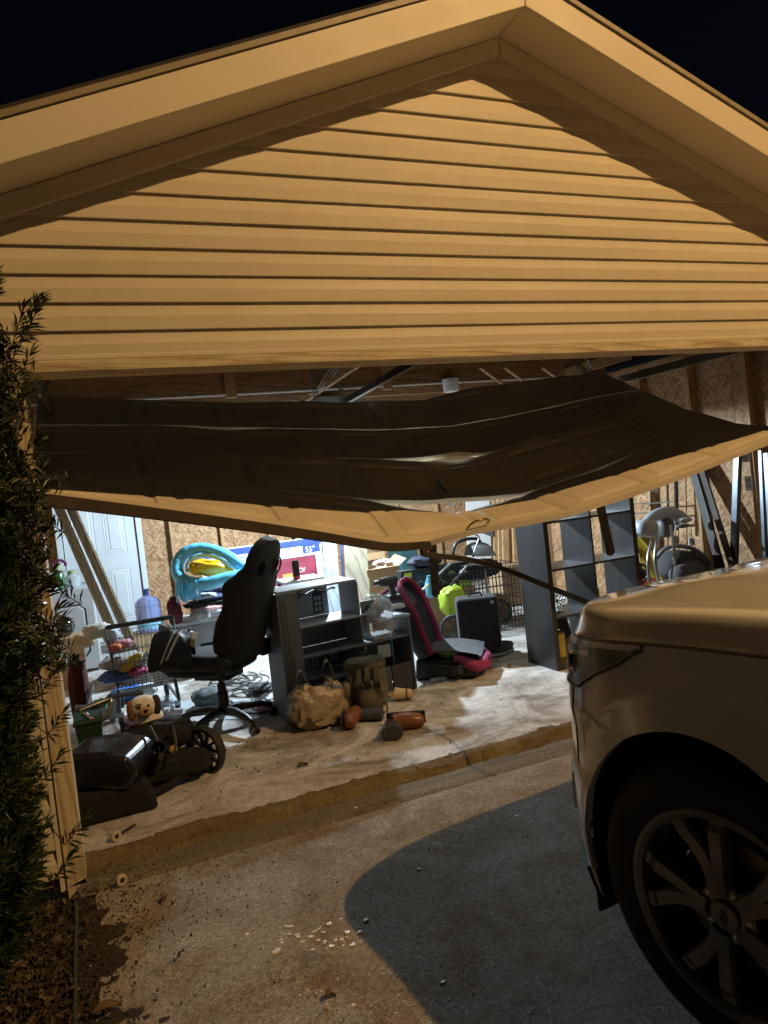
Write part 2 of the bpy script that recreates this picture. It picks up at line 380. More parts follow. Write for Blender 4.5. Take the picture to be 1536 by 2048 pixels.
# frieze, soffit and fascia on each rake
for s in (-1, 1):
    xe = XL-.35 if s < 0 else XR+.35
    def q(x, a): return (x, zf(x, a))
    xm = XA+s*.002
    obj('frieze_board', MB().prism([q(xm, 3.66), q(xe, 3.66), q(xe, 3.745), q(xm, 3.745)], -.045, -.004), TRIM, gar, bevel=.003)
    obj('soffit', MB().prism([q(xm, 3.748), q(xe, 3.748), q(xe, 3.758), q(xm, 3.758)], -.268, .02), SOFF, gar)
    obj('fascia_board', MB().prism([q(xm, 3.742), q(xe, 3.742), q(xe, 3.895), q(xm, 3.895)], -.292, -.270), TRIM, gar, bevel=.003)
    obj('drip_edge', MB().prism([q(xm, 3.897), q(xe, 3.897), q(xe, 3.922), q(xm, 3.922)], -.303, -.272), M('brown drip edge', (.30,.25,.17), .5), gar)
    obj('roof', MB().prism([q(xm, 3.897), q(xe, 3.897), q(xe, 3.955), q(xm, 3.955)], -.270, YB+.3), ROOFM, gar)
# left jamb (paint worn to the wood, rotten foot) and right jamb
def jamb(x0, x1, y0, y1, mat, z0, foot):
    def fn(u, v):
        c = ((x0, y0), (x1, y0), (x1, y1), (x0, y1))[round(u*4) % 4]
        zz = z0+(2.131-z0)*v
        if v == 0: zz += foot*(1 if c[0] == x1 else 0)+.012*random.random()
        return (c[0]+.0015*noise.noise(Vector((c[0]*9, c[1]*9, zz*3))), c[1], zz)
    return MB().grid(fn, 4, 40, cu=True)
obj('door_jamb', jamb(-.27, -.200, -.030, .02, RAWZ, .012, .07), RAWZ, gar)
obj('door_jamb', jamb(-.262, -.203, .022, .15, RAWZ, .03, .02), RAWZ, gar)
obj('jamb_moulding', jamb(-.295, -.2735, -.022, .006, TRIM, .05, 0), TRIM, gar)
obj('door_jamb', jamb(4.60, 4.70, -.030, .15, RAWZ, .01, 0), RAWZ, gar)
# inner faces: strand board sheets, studs and plates
def sheets(n0, n1, fn, mat, name='strand_board'):
    a = n0
    while a < n1-.05:
        b = min(a+1.22, n1); obj(name, fn(a+.002, b-.002), mat, gar); a = b
sheets(XL+.02, XR-.02, lambda a, b: MB().box((a, YB-.06, FZ), (b, YB-.048, 2.44)), OSBX)
sheets(.13, YB-.07, lambda a, b: MB().box((XR-.035, a, FZ), (XR-.023, b, 2.44)), OSBY)
sheets(.13, YB-.07, lambda a, b: MB().box((XL+.023, a, FZ), (XL+.035, b, 2.44)), OSBY)
yst = YB-.061; xs = XR-.036
x = .83-1.22
for x in (.83+.61*i for i in range(-2, 8)):
    if XL+.1 < x < XR-.15 and not (-.42 < x < .53): obj('wall_stud', MB().box((x, yst-.089, FZ+.04), (x+.038, yst, 2.40)), LUMZ, gar)
for i in range(10):
    y = .52+.61*i
    if y < YB-.2:
        obj('wall_stud', MB().box((xs-.089, y, FZ+.04), (xs, y+.038, 2.40)), LUMZ, gar)
        obj('wall_stud', MB().box((XL+.036, y, FZ+.04), (XL+.125, y+.038, 2.40)), LUMZ, gar)
obj('bottom_plate', MB().box((.56, yst-.09, FZ), (XR-.14, yst, FZ+.038)), LUMX, gar)
obj('bottom_plate', MB().box((xs-.09, .16, FZ), (xs, YB-.16, FZ+.038)), LUMY, gar)
obj('top_plate', MB().box((XL+.14, yst-.09, 2.402), (XR-.14, yst, 2.44)), LUMX, gar)
obj('top_plate', MB().box((xs-.09, .16, 2.402), (xs, YB-.16, 2.44)), LUMY, gar)
obj('outer_wall', MB().box((XL-.005, YB-.045, 0), (XR+.005, YB, 2.47)), VINYL, gar)
obj('outer_wall', MB().box((XR-.02, .122, 0), (XR, YB-.047, 2.47)), VINYL, gar)
obj('outer_wall', MB().box((XL, .122, 0), (XL+.02, YB-.047, 2.47)), VINYL, gar)
obj('gable_sheathing', MB().prism([(XL, 2.472), (XR, 2.472), (XR, zf(XR, 3.72)), (XA, 3.72), (XL, zf(XL, 3.72))], YB-.04, YB), PLY, gar)
# ceiling beams, hangers, rafter braces
for y in (.95, 2.80, 3.45, 4.65, 5.35):
    obj('ceiling_beam', MB().box((XL+.14, y, 2.44), (XR-.14, y+.04, 2.675)), LUMX, gar)
for px in (457, 772):
    a = P(px, 745, y=2.77); obj('beam_hanger', MB().box((a.x-.045, 2.757, 2.40), (a.x+.045, 2.798, 2.98)), LUMZ, gar)
obj('rafter_brace', MB().bar(P(1060, 768, y=3.1), P(1262, 708, y=2.3), .04, .09), LUMY, gar)
obj('rafter_brace', MB().bar(P(590, 812, y=3.2), P(720, 725, y=2.2), .035, .05), LUMY, gar)
# door tracks, opener rail, perforated hangers
ZW = M('zinc plated track', (.42,.43,.44), .35, metal=.9, var=.2)
def angle_iron(a, b, w, hole=.03):
    """perforated angle: strips between slots, so that light passes"""
    a = Vector(a); b = Vector(b); d = (b-a); L = d.length; d.normalize(); mb = MB(); up = Vector((0, 1, 0))
    x = d.cross(up).normalized(); n = max(2, int(L/hole))
    mb.bar(a+x*(w*.38), b+x*(w*.38), w*.24, .003, up); mb.bar(a-x*(w*.38), b-x*(w*.38), w*.24, .003, up)
    for i in range(n+1):
        c = a+d*(L*i/n); mb.bar(c-d*hole*.22, c+d*hole*.22, w*.56, .003, up)
    mb.bar(a+x*(w*.5)+up*.012, b+x*(w*.5)+up*.012, .003, .024, up)
    return mb
for x in (-.17, 4.60):
    t = obj('door_track', MB().box((x-.004, .42, 2.235), (x, 3.6, 2.30)).box((x-.03, .42, 2.235), (x-.004, 3.6, 2.239)).box((x-.03, .42, 2.297), (x-.004, 3.6, 2.301)), ZW, gar)
    obj('track_hanger', angle_iron((x, 3.2, 2.24), (x, 3.2, 2.62), .035), ZW, t)
obj('opener_rail', MB().bar((2.2, .25, 2.42), (2.2, 3.23, 2.325), .035, .045), BLACKM, gar)
obj('opener_rail_edge', MB().bar((2.2, 1.2, 2.362), (2.2, 3.23, 2.295), .02, .008), WHITEP, gar)
for a, b, y in (((1138, 715), (1178, 750), 1.75), ((1172, 712), (1186, 752), 2.1), ((622, 735), (632, 800), 2.6), ((676, 735), (684, 800), 2.6)):
    obj('perforated_hanger', angle_iron(P(*a, y=y), P(*b, y=y), .04), ZW, gar)
obj('track_brace', MB().bar(P(112, 742, y=.9), P(80, 792, y=.6), .012, .02), ZW, gar)
# white cables and conduit along the beams
cab = MB()
for k in range(3):
    pts = [P(628-6*k, 790, y=2.7), P(640+4*k, 768+3*k, y=2.68), P(655+5*k, 745+3*k, y=2.66), P(672+6*k, 728, y=2.64)]
    cab.tube(pts, .006, 5)
obj('cable', cab, WHITEP, gar)
obj('conduit', MB().tube([(-.6, 2.775, 2.432), (1.2, 2.772, 2.428), (3.0, 2.776, 2.434), (4.4, 2.775, 2.43)], .011, 6), M('pale conduit', (.55,.52,.47), .5), gar)
for px in (960, 1010, 1085):
    obj('rafter_brace', MB().bar(P(px, 735, y=2.3), P(px+55, 775, y=2.6), .03, .02), LUMY, gar)
# interior door in the back wall
DW = M('white door paint', (.60, .66, .70), .45, var=.03, bp=.04)
dy = 5.90
dx0, dx1 = -.37, .43
door = obj('interior_door', MB().box((dx0, dy, FZ+.01), (dx1, dy+.04, 2.10)), DW, gar)
for cx0, cx1 in ((dx0+.11, dx0+.35), (dx0+.45, dx0+.69)):
    for z0, z1 in ((.30, .90), (1.08, 1.66), (1.76, 1.98)):
        def pan(u, v, cx0=cx0, cx1=cx1, z0=z0, z1=z1):
            i = round(u*6); ins = (0, .012, .022, .05, .06, .06, .06)[i]; dep = (0, .006, .0, .0, -.006, -.006, -.006)[i]
            c = ((0,0),(1,0),(1,1),(0,1),(0,0))[round(v*4)]
            x = cx0+ins+(cx1-cx0-2*ins)*c[0]; zz = z0+ins+(z1-z0-2*ins)*c[1]
            if i >= 5: x, zz = (cx0+cx1)/2+(x-(cx0+cx1)/2)*(6-i)*.9, (z0+z1)/2+(zz-(z0+z1)/2)*(6-i)*.9
            return (x, dy-.002+dep-.004, zz)
        obj('door_panel', MB().grid(pan, 7, 5), DW, door, smooth=30)
obj('door_casing', MB().box((dx1+.012, dy-.03, FZ), (dx1+.075, dy+.06, 2.17)), DW, gar, bevel=.004)
obj('door_casing', MB().box((dx0-.075, dy-.03, FZ), (dx0-.012, dy+.06, 2.17)), DW, gar, bevel=.004)
obj('door_casing', MB().box((dx0-.075, dy-.03, 2.172), (dx1+.075, dy+.06, 2.24)), DW, gar, bevel=.004)
# white switch and outlet plates on the side wall stud
for (px, py), s in (((1491, 910), .058), ((1497, 967), .058)):
    c = P(px, py, x=xs-.10); pl = obj('outlet_plate', MB().cbox((xs-.094, c.y, c.z), (.008, .075, .12)), WHITEP, gar, bevel=.002)
    for dz in (-.024, .024): obj('socket', MB().cbox((xs-.0985, c.y, c.z+dz), (.003, .03, .028)), M('grey socket', (.35,.36,.37), .5), pl)

# ------------------------------------------------------------------ the lit lamp in the opener and the street lamp
op = thing('garage_door_opener', 'garage door opener with cold white light hung behind the bent door', 'opener', (2.2, 3.4, 2.2))
obj('added_light_baffle', MB().box((1.90, 3.335, 2.022), (2.26, 3.345, 2.086)).box((1.90, 3.346, 2.10), (1.91, 3.7, 2.26)).box((1.90, 3.335, 2.087), (1.91, 3.345, 2.26)), ZW, op)  # baffle added to keep the opener light off the drive
obj('housing', MB().box((1.95, 2.95, 2.26), (2.40, 3.33, 2.40)).box((2.06, 3.331, 2.27), (2.32, 3.72, 2.38)), M('opener housing', (.3,.31,.32), .5), op, bevel=.01)
obj('light_lens', MB().box((2.09, 3.42, 2.245), (2.31, 3.68, 2.258)), emit('lit lens', LED_COL, 6), op)
obj('hanger_strap', angle_iron((2.08, 3.4, 2.402), (2.08, 3.4, 2.60), .03), ZW, op)
ld = bpy.data.lights.new('opener_light', 'SPOT'); ld.shadow_soft_size = .05; ld.spot_size = R(173); ld.spot_blend = .08; ld.energy = LED_W; ld.color = LED_COL
lo = bpy.data.objects.new('opener_light', ld); COL.objects.link(lo); lo.parent = op; lo.location = (0, .15, -.04)
sl_ = thing('street_lamp', 'tall street lamp with a sodium head beside the drive, out of view', 'street lamp', (STREET_POS.x+1.4, STREET_POS.y-.6, -.03))
bx, by = STREET_POS.x+1.4, STREET_POS.y-.6
obj('pole', MB().tube([(bx, by, -.03), (bx, by, 4), (bx, by, 8.3)], [.10, .085, .06], 12), ZW, sl_, smooth=True)
obj('arm', MB().tube([(bx, by, 8.2), (bx-.5, by+.2, 8.6), (STREET_POS.x+.25, STREET_POS.y-.1, 8.62)], .04, 8), ZW, sl_, smooth=True)
obj('lamp_head', MB().box((STREET_POS.x-.3, STREET_POS.y-.16, 8.52), (STREET_POS.x+.3, STREET_POS.y+.16, 8.66)), ZW, sl_, bevel=.03)
obj('lens', MB().box((STREET_POS.x-.2, STREET_POS.y-.11, 8.50), (STREET_POS.x+.2, STREET_POS.y+.11, 8.518)), emit('sodium lens', STREET_COL, 8), sl_)
pd = bpy.data.lights.new('street_light', 'SPOT'); pd.energy = STREET_W; pd.color = STREET_COL; pd.shadow_soft_size = .09; pd.spot_size = R(165); pd.spot_blend = .3
po = bpy.data.objects.new('street_light', pd); COL.objects.link(po); po.location = STREET_POS
po.rotation_euler = Vector((-.4, .55, -.75)).to_track_quat('-Z', 'Y').to_euler()
po.parent = sl_; po.matrix_parent_inverse = sl_.matrix_basis.inverted()
puck = thing('ceiling_light', 'round white ribbed lamp cup under the dark ceiling beam', 'lamp', P(902, 775, y=2.74))
pc = P(902, 773, y=2.74)
obj('base', MB().lathe([(.05, .075), (.078, .07), (.08, .03), (.074, .028)], 24, T(pc)), WHITEP, puck, smooth=True)
obj('cup', MB().lathe([(.076, .028), (.074, .0), (.074, -.035), (.070, -.05), (.0, -.052)], 24, T(pc), cap=False), WHITEP, puck, smooth=True)

# ------------------------------------------------------------------ the bent garage door
DROWS = [[(-0.27, 0.3, 1.679), (0.1, 0.321, 1.587), (0.4, 0.342, 1.51), (0.75, 0.367, 1.418), (1.1, 0.392, 1.321), (1.45, 0.416, 1.221), (1.7, 0.42, 1.198), (1.85, 0.42, 1.217), (2.0, 0.42, 1.229), (2.2, 0.42, 1.235), (2.65, 0.397, 1.255), (3.12, 0.373, 1.325), (3.6, 0.349, 1.412), (4.07, 0.325, 1.513), (4.55, 0.3, 1.617)],
 [(-0.27, 0.8, 1.807), (0.1, 0.821, 1.742), (0.4, 0.832, 1.687), (0.75, 0.847, 1.622), (1.1, 0.862, 1.553), (1.45, 0.866, 1.481), (1.7, 0.88, 1.431), (1.85, 0.91, 1.403), (2.0, 0.92, 1.381), (2.2, 0.92, 1.367), (2.65, 0.907, 1.375), (3.12, 0.873, 1.459), (3.6, 0.839, 1.573), (4.07, 0.825, 1.652), (4.55, 0.81, 1.716)],
 [(-0.27, 1.3, 1.936), (0.1, 1.311, 1.906), (0.4, 1.312, 1.88), (0.75, 1.317, 1.838), (1.1, 1.322, 1.798), (1.45, 1.306, 1.759), (1.7, 1.3, 1.731), (1.85, 1.32, 1.718), (2.0, 1.32, 1.709), (2.2, 1.32, 1.695), (2.65, 1.327, 1.685), (3.12, 1.293, 1.763), (3.6, 1.289, 1.825), (4.07, 1.295, 1.871), (4.55, 1.3, 1.899)],
 [(-0.27, 1.77, 2.149), (0.1, 1.781, 2.125), (0.4, 1.782, 2.105), (0.75, 1.777, 2.071), (1.1, 1.782, 2.039), (1.45, 1.766, 2.006), (1.7, 1.76, 1.983), (1.85, 1.77, 1.971), (2.0, 1.78, 1.959), (2.2, 1.77, 1.951), (2.65, 1.777, 1.944), (3.12, 1.763, 1.981), (3.6, 1.769, 2.035), (4.07, 1.765, 2.097), (4.55, 1.77, 2.131)],
 [(-0.27, 2.22, 2.409), (0.1, 2.241, 2.377), (0.4, 2.242, 2.349), (0.75, 2.237, 2.315), (1.1, 2.242, 2.286), (1.45, 2.216, 2.273), (1.7, 2.2, 2.264), (1.85, 2.2, 2.255), (2.0, 2.21, 2.249), (2.2, 2.2, 2.236), (2.65, 2.217, 2.214), (3.12, 2.193, 2.272), (3.6, 2.199, 2.328), (4.07, 2.215, 2.358), (4.55, 2.23, 2.366)] ]
DA = [np.array(r) for r in DROWS]
def drow(i, x):
    a = DA[i]; return Vector((x, float(np.interp(x, a[:,0], a[:,1])), float(np.interp(x, a[:,0], a[:,2]))))
DOORM = M('almond steel door', (.74, .66, .51), .48, var=.05, vs=2.5, bp=.06, bs=180, dirt=.12)
GAP = {0: 0, 1: .5, 2: .25, 3: .0}
DXL = -.27
gd = thing('garage_door', 'wide beige panelled garage door, buckled and sagging inward under the header', 'garage door', (2.175, .4, 1.2))
NP = 8
def emb(u, v):
    """embossed short panel profile: rim groove and raised field, in panel cells"""
    c = (u*NP) % 1; a = min(c, 1-c)*.61; b = min(v, 1-v)*.53
    d = min(a-.045, b-.075)
    if d < 0: return 0
    if d < .012: return -.011*(d/.012)
    if d < .028: return -.011
    if d < .062: return -.011+.010*((d-.028)/.034)
    return -.001
for i in range(4):
    # the seam opens where the sections tore apart
    def gp(x, i): return .045*math.exp(-((x-2.05)/.42)**2) if i == 0 else (.03*math.exp(-((x-2.1)/.22)**2) if i == 1 else .006)
    def pt(u, v, th=0, i=i):
        x = DXL+(4.55-DXL)*u; a = drow(i, x); b = drow(i+1, x); d = (b-a)
        g = gp(x, i)/max(.1, d.length); v2 = .008+v*(.992-.008-g)
        p = a+d*v2; n = Vector((0, -d.z, d.y)).normalized()
        sag = .014*math.sin(math.pi*v)*noise.noise(Vector((x*1.1, i*3.3, 0)))+.004*noise.noise(Vector((x*4, v*3+i*5, 2)))
        tri = lambda c, w_: max(0, 1-abs(x-c)/w_)
        if i == 0: sag += .028*math.sin(math.pi*v)*tri(1.72, .28)-.05*max(0, (v-.72)/.28)*tri(2.15, .62)-.016*v*tri(3.3, .25)
        if i == 1: sag += .045*max(0, 1-v/.3)*tri(2.15, .6)-.035*max(0, (v-.78)/.22)*tri(2.42, .34)+.02*v*tri(1.35, .2)
        if i == 2: sag += .03*max(0, 1-v/.25)*tri(2.42, .34)-.02*v*tri(.9, .3)
        if i == 3: sag += .03*v*tri(3.05, .5)-.02*v*tri(1.9, .3)
        return p+n*(sag+emb(u, v)-th)
    mb = MB(); nu, nv = 320, 40
    mb.grid(pt, nu, nv); mb.grid(lambda u, v: pt(u, v, .035), 80, 4, flip=True)
    mb.grid(lambda u, v: pt(u, 0, .035*v), 80, 2); mb.grid(lambda u, v: pt(u, 1, .035*v), 80, 2)
    mb.grid(lambda u, v: pt(0, u, .035*v), 30, 2); mb.grid(lambda u, v: pt(1, u, .035*v), 30, 2)
    s_ = obj('door_section', mb, DOORM, gd, smooth=25)
    for k in range(1, 4):
        u = k/4; a = pt(u, .02, .045); b = pt(u, .95, .045)
        obj('stile', MB().bar(a, b, .06, .015, (1, 0, 0)), ZW, s_)
# lifting handle near the bottom edge
h0 = P(935, 1056, y=.44); h1 = P(975, 1047, y=.44)
hp = [h0, h0+Vector((.005, -.03, .02)), h0.lerp(h1, .25)+Vector((0, -.05, .035)), h0.lerp(h1, .75)+Vector((0, -.05, .035)), h1+Vector((-.005, -.03, .02)), h1]
obj('lift_handle', MB().tube(hp, .006, 8), M('brass', (.35,.22,.08), .35, metal=.9), gd, smooth=True)
# bottom weather seal: attached on the left, torn off in the middle, springing out towards the car
sp = [drow(0, x)+Vector((0, -.012, -.020)) for x in (-.26, .1, .4, .75, 1.1, 1.45, 1.7)]
sp += [P(845, 1107, y=.40), P(930, 1118, y=.36), P(985, 1131, y=.27), P(1040, 1150, y=.12), P(1120, 1183, y=-.16), P(1180, 1207, y=-.42), P(1232, 1232, y=-.60)]
SEALM = M('weathered bottom seal', (.055, .040, .024), .6, var=.3, bp=.2)
mb = MB()
def sealf(u, v):
    k = u*(len(sp)-1); i = min(int(k), len(sp)-2); q = k-i
    p0 = sp[max(i-1, 0)]; p1 = sp[i]; p2 = sp[i+1]; p3 = sp[min(i+2, len(sp)-1)]
    p = .5*((2*p1)+(p2-p0)*q+(2*p0-5*p1+4*p2-p3)*q*q+(3*p1-p0-3*p2+p3)*q**3)
    wd = float(np.interp(u, [0, .25, .45, .55, 1], [.050, .046, .034, .026, .024])); c = ((0, .5), (.018, .45), (.02, -.45), (0, -.5), (-.008, -.4), (-.008, .4))[round(v*6) % 6]; p = p-Vector((0, 0, .008*max(0, 1-u*2.2)))
    return p+Vector((0, c[0], c[1]*wd*2*.62))
mb.grid(sealf, 90, 7)
obj('bottom_seal', mb, SEALM, gd, smooth=35)
# torn hinge straps hanging from the door
DIRTY = M('dirty perforated steel', (.10, .085, .06), .6, metal=.4, var=.5, vs=30, bp=.3, dirt=.4)
for a, b, y, wd in (((862, 1062), (872, 1190), .80, .055), ((1198, 1000), (1222, 1108), .88, .075)):
    a3 = P(*a, y=y); b3 = P(*b, y=y)
    obj('hanging_strap', angle_iron(a3, b3, wd, .05).bar(a3, b3, wd*.9, .002, (0,1,0)), DIRTY, gd)
# ================================================================== the SUV
SA = R(5)
NOSE = Vector((2.206, -.965, 0))
PAINT = M('pearl white paint', (.76, .745, .71), .17, var=.02, vs=3, coat=1, bp=0)
TRIMK = M('black trim', (.012,.012,.013), .5, bp=.2, bs=150)
LINER = M('wheel liner', (.006,.006,.006), .9)
CARGL = M('dark car glass', (.01,.012,.014), .04, coat=1, spec=.8)
RIMM = M('machined alloy', (.20,.20,.20), .42, metal=.7, var=.1, vs=20)
TYRE = M('tyre rubber', (.015,.015,.015), .75, bp=.3, bs=80)
LAMPG = M('clear lamp lens', (.80,.80,.80), .06, alpha=.20, spec=1.0, coat=1, var=.05)
suv = thing('parked_suv', 'white SUV nosed up to the broken garage door', 'SUV', NOSE, SA)
WV, L1, PE, LEN = .985, .50, 2.75, 4.85
def plan(q):
    """q 0..1 round the front corner, then metres along the flank; half plan, x>0"""
    if q <= 1:
        t = q*math.pi/2; x = WV*max(0, math.sin(t))**(2/PE); s = L1*(1-max(0, math.cos(t))**(2/PE)); return x, s
    s = L1+(q-1); 
    if s <= LEN-.4: return WV, s
    t = min(1, (s-(LEN-.4))/.8); a = t*math.pi/2
    return WV*max(0, math.cos(a))**(2/4), LEN-.4+.4*max(0, math.sin(a))**(2/4)
def front_w(s): return max(0, 1-s/.75)**1.3
SB = ([.20, .26, .34, .45, .56, .66, .74, .82, .90, .98, 1.05, 1.12], [.12, .06, .02, 0, .004, .03, .045, .05, .06, .085, .13, .2])
TH = ([.20, .30, .45, .60, .78, .85, .95, 1.05, 1.12], [.035, .015, .012, .012, 0, .004, .018, .045, .07])
def ztop(s): return .985+.085*min(1, max(0, s/1.25))**.7
WC = ((.80, .40), (.80+2.86, .40)); AR = .445
def S(q, z, off=0, side=-1):
    x, s = plan(q); fw = front_w(s)
    sb = float(np.interp(z, *SB)); th = float(np.interp(z, *TH))
    fl = 0
    for c, zc in WC:   # flared lip round the arches
        r = math.hypot(s-c, z-zc)
        if AR-.02 < r < AR+.10: fl = max(fl, .022*(1-(r-AR)/.10))
    crease = .012*math.exp(-((z-.80)/.03)**2)*(1-fw)
    e = 1e-3; x2, s2 = plan(q+e); x1, s1 = plan(max(0, q-e)); tx, ts = x2-x1, s2-s1; L = math.hypot(tx, ts) or 1
    nx, ns = ts/L, -tx/L
    k = off+fl+crease-th*(1-fw)
    xx = max(0, x+nx*k); ss = s+ns*k+sb*fw*.9
    return Vector((side*xx, -ss, z))
def zlow(s):
    z = .235
    for c, zc in WC:
        if abs(s-c) < AR: z = max(z, zc+math.sqrt(max(0, AR*AR-(s-c)**2)))
    return z
qs = [i/26 for i in range(27)]
for c, zc in WC:
    qs += [1+(c+AR*math.cos(a*math.pi/28)*-1)-L1 for a in range(29) if c-AR*math.cos(a*math.pi/28) > L1]
qs += [1+.001+i*.08 for i in range(60) if L1+i*.08 < LEN]
# columns inside the corner where the arch begins
def q_of_s(s):
    lo, hi = 0, 1
    for _ in range(40):
        m = (lo+hi)/2
        if plan(m)[1] < s: lo = m
        else: hi = m
    return lo
qs += [q_of_s(WC[0][0]-AR*math.cos(a*math.pi/28)) for a in range(29) if WC[0][0]-AR*math.cos(a*math.pi/28) < L1]
qs += [q_of_s(WC[0][0]-AR-.0015)]
qs = sorted(set(round(q, 5) for q in qs if plan(q)[1] <= LEN))
BELT = 1.10
def zt(s): return ztop(s) if s < 1.3 else 1.07+.05*min(1, (s-1.3)/2)
body = MB(); NZ = 26
for side in (-1, 1):
    cols = []
    for q in qs:
        x, s = plan(q); z0 = zlow(s); z1 = zt(s)
        cols.append([S(q, z0+(z1-z0)*j/(NZ-1), 0, side) for j in range(NZ)])
    n0 = len(cols); vs = [p for c in cols for p in c]
    body.add(vs, [(i*NZ+j, (i+1)*NZ+j, (i+1)*NZ+j+1, i*NZ+j+1) for i in range(n0-1) for j in range(NZ-1)])
def lobj(name, mb, mat, parent, **k): return obj(name, mb, mat, parent, world=False, **k)
bd = lobj('body', body, PAINT, suv, smooth=50)
# rolled arch lips and dark wheel wells
for c, zc in WC:
    for side in (-1, 1):
        def lip(u, v, c=c, zc=zc, side=side):
            a = -.18+u*(math.pi+.36); s = c-AR*math.cos(a); z = max(.236, zc+AR*math.sin(a))
            q = 1+s-L1 if s >= L1 else q_of_s(s)
            p = S(q, z, 0, side); return Vector((p.x-side*(.02*v), p.y, p.z))
        lobj('arch_lip', MB().grid(lip, 48, 3), PAINT, bd, smooth=True)
        def well(u, v, c=c, zc=zc, side=side):
            a = -.35+u*(math.pi+.7); r = AR+.012; return Vector((side*(.95-.45*v), -(c-r*math.cos(a)), max(.20, zc+r*math.sin(a))))
        mbw = MB().grid(well, 40, 4)
        mbw.lathe([(AR+.03, 0), (0, .001)], 30, T(side*.52, -c, zc) @ Ry(R(90)), cap=False)
        lobj('wheel_liner', mbw, LINER, bd)
# bonnet: rings shrinking from the shut line to the spine
hq = [q for q in qs if plan(q)[1] < 1.32]
def hood_pt(q, k, side):
    x, s = plan(q); e = S(q, zt(s), 0, side); s_e = -e.y
    sp_ = Vector((side*0, -max(s_e, .34+.3*0), 0)); sp_.y = -max(s_e, .50)
    d = math.hypot(e.x-sp_.x, e.y-sp_.y)*(1-k)
    fw = front_w(s)
    rise = .078*(1-math.exp(-(d/.026)**1.7))+.040*(1-math.exp(-d/.42))
    if d > .05: rise += .010*(1/(1+math.exp(-(d-.30)/.018)))*(min(1, s_e/.6))
    z = e.z+.003+rise
    p = sp_.lerp(Vector((e.x, e.y, 0)), k)
    back = max(0, -p.y-s_e); z += (zt(min(1.3, -p.y))-e.z)*min(1, back/.3 if back < .3 else 1)
    return Vector((p.x, p.y, z))
ks = [1, .995, .99, .985, .978, .97, .96, .95, .93, .9, .86, .8, .72, .66, .6, .5, .4, .3, .2, .1, 0]
hood = MB()
for side in (-1, 1):
    nk = len(ks); vs = [hood_pt(q, k, side) for q in hq for k in ks]
    hood.add(vs, [(i*nk+j, (i+1)*nk+j, (i+1)*nk+j+1, i*nk+j+1) for i in range(len(hq)-1) for j in range(nk-1)])
hd = lobj('bonnet', hood, PAINT, suv, smooth=50)
# dark shut line under the bonnet edge
for side in (-1, 1):
    lobj('shut_line', MB().tube([S(q, zt(plan(q)[1])-.004, -.002, side) for q in hq[2:]], .0032, 5), TRIMK, bd)
    # bumper to wing joint
    qj = q_of_s(.30); lobj('shut_line', MB().tube([S(qj+.0*z, .62+z*.26, .0, side) for z in [i/12 for i in range(13)]], .0028, 5), TRIMK, bd)
def patch(q0, q1, zlo, zhi, off, n=20, m=10, side=-1, th=.02):
    def fn(u, v):
        q = q0+(q1-q0)*u; a, b = zlo(u), zhi(u); return S(q, a+(b-a)*v, off, side)
    mb = MB().grid(fn, n, m)
    def fb(u, v):
        q = q0+(q1-q0)*u; a, b = zlo(u), zhi(u); return S(q, a+(b-a)*v, off-th, side)
    for g in (lambda u, v: fn(u, 0).lerp(fb(u, 0), v), lambda u, v: fn(u, 1).lerp(fb(u, 1), v), lambda u, v: fn(0, u).lerp(fb(0, u), v), lambda u, v: fn(1, u).lerp(fb(1, u), v)):
        mb.grid(g, n, 2)
    return mb
qa, qb = q_of_s(.10), 1+.60-L1
def hl_hi(u): q = qa+(qb-qa)*u; return zt(plan(q)[1])-.012
def hl_lo(u): return hl_hi(u)-(.135 if u < .62 else .135*max(.03, 1-((u-.62)/.38)**1.1))
REFL = M('headlamp reflector', (.55,.55,.56), .12, metal=1)
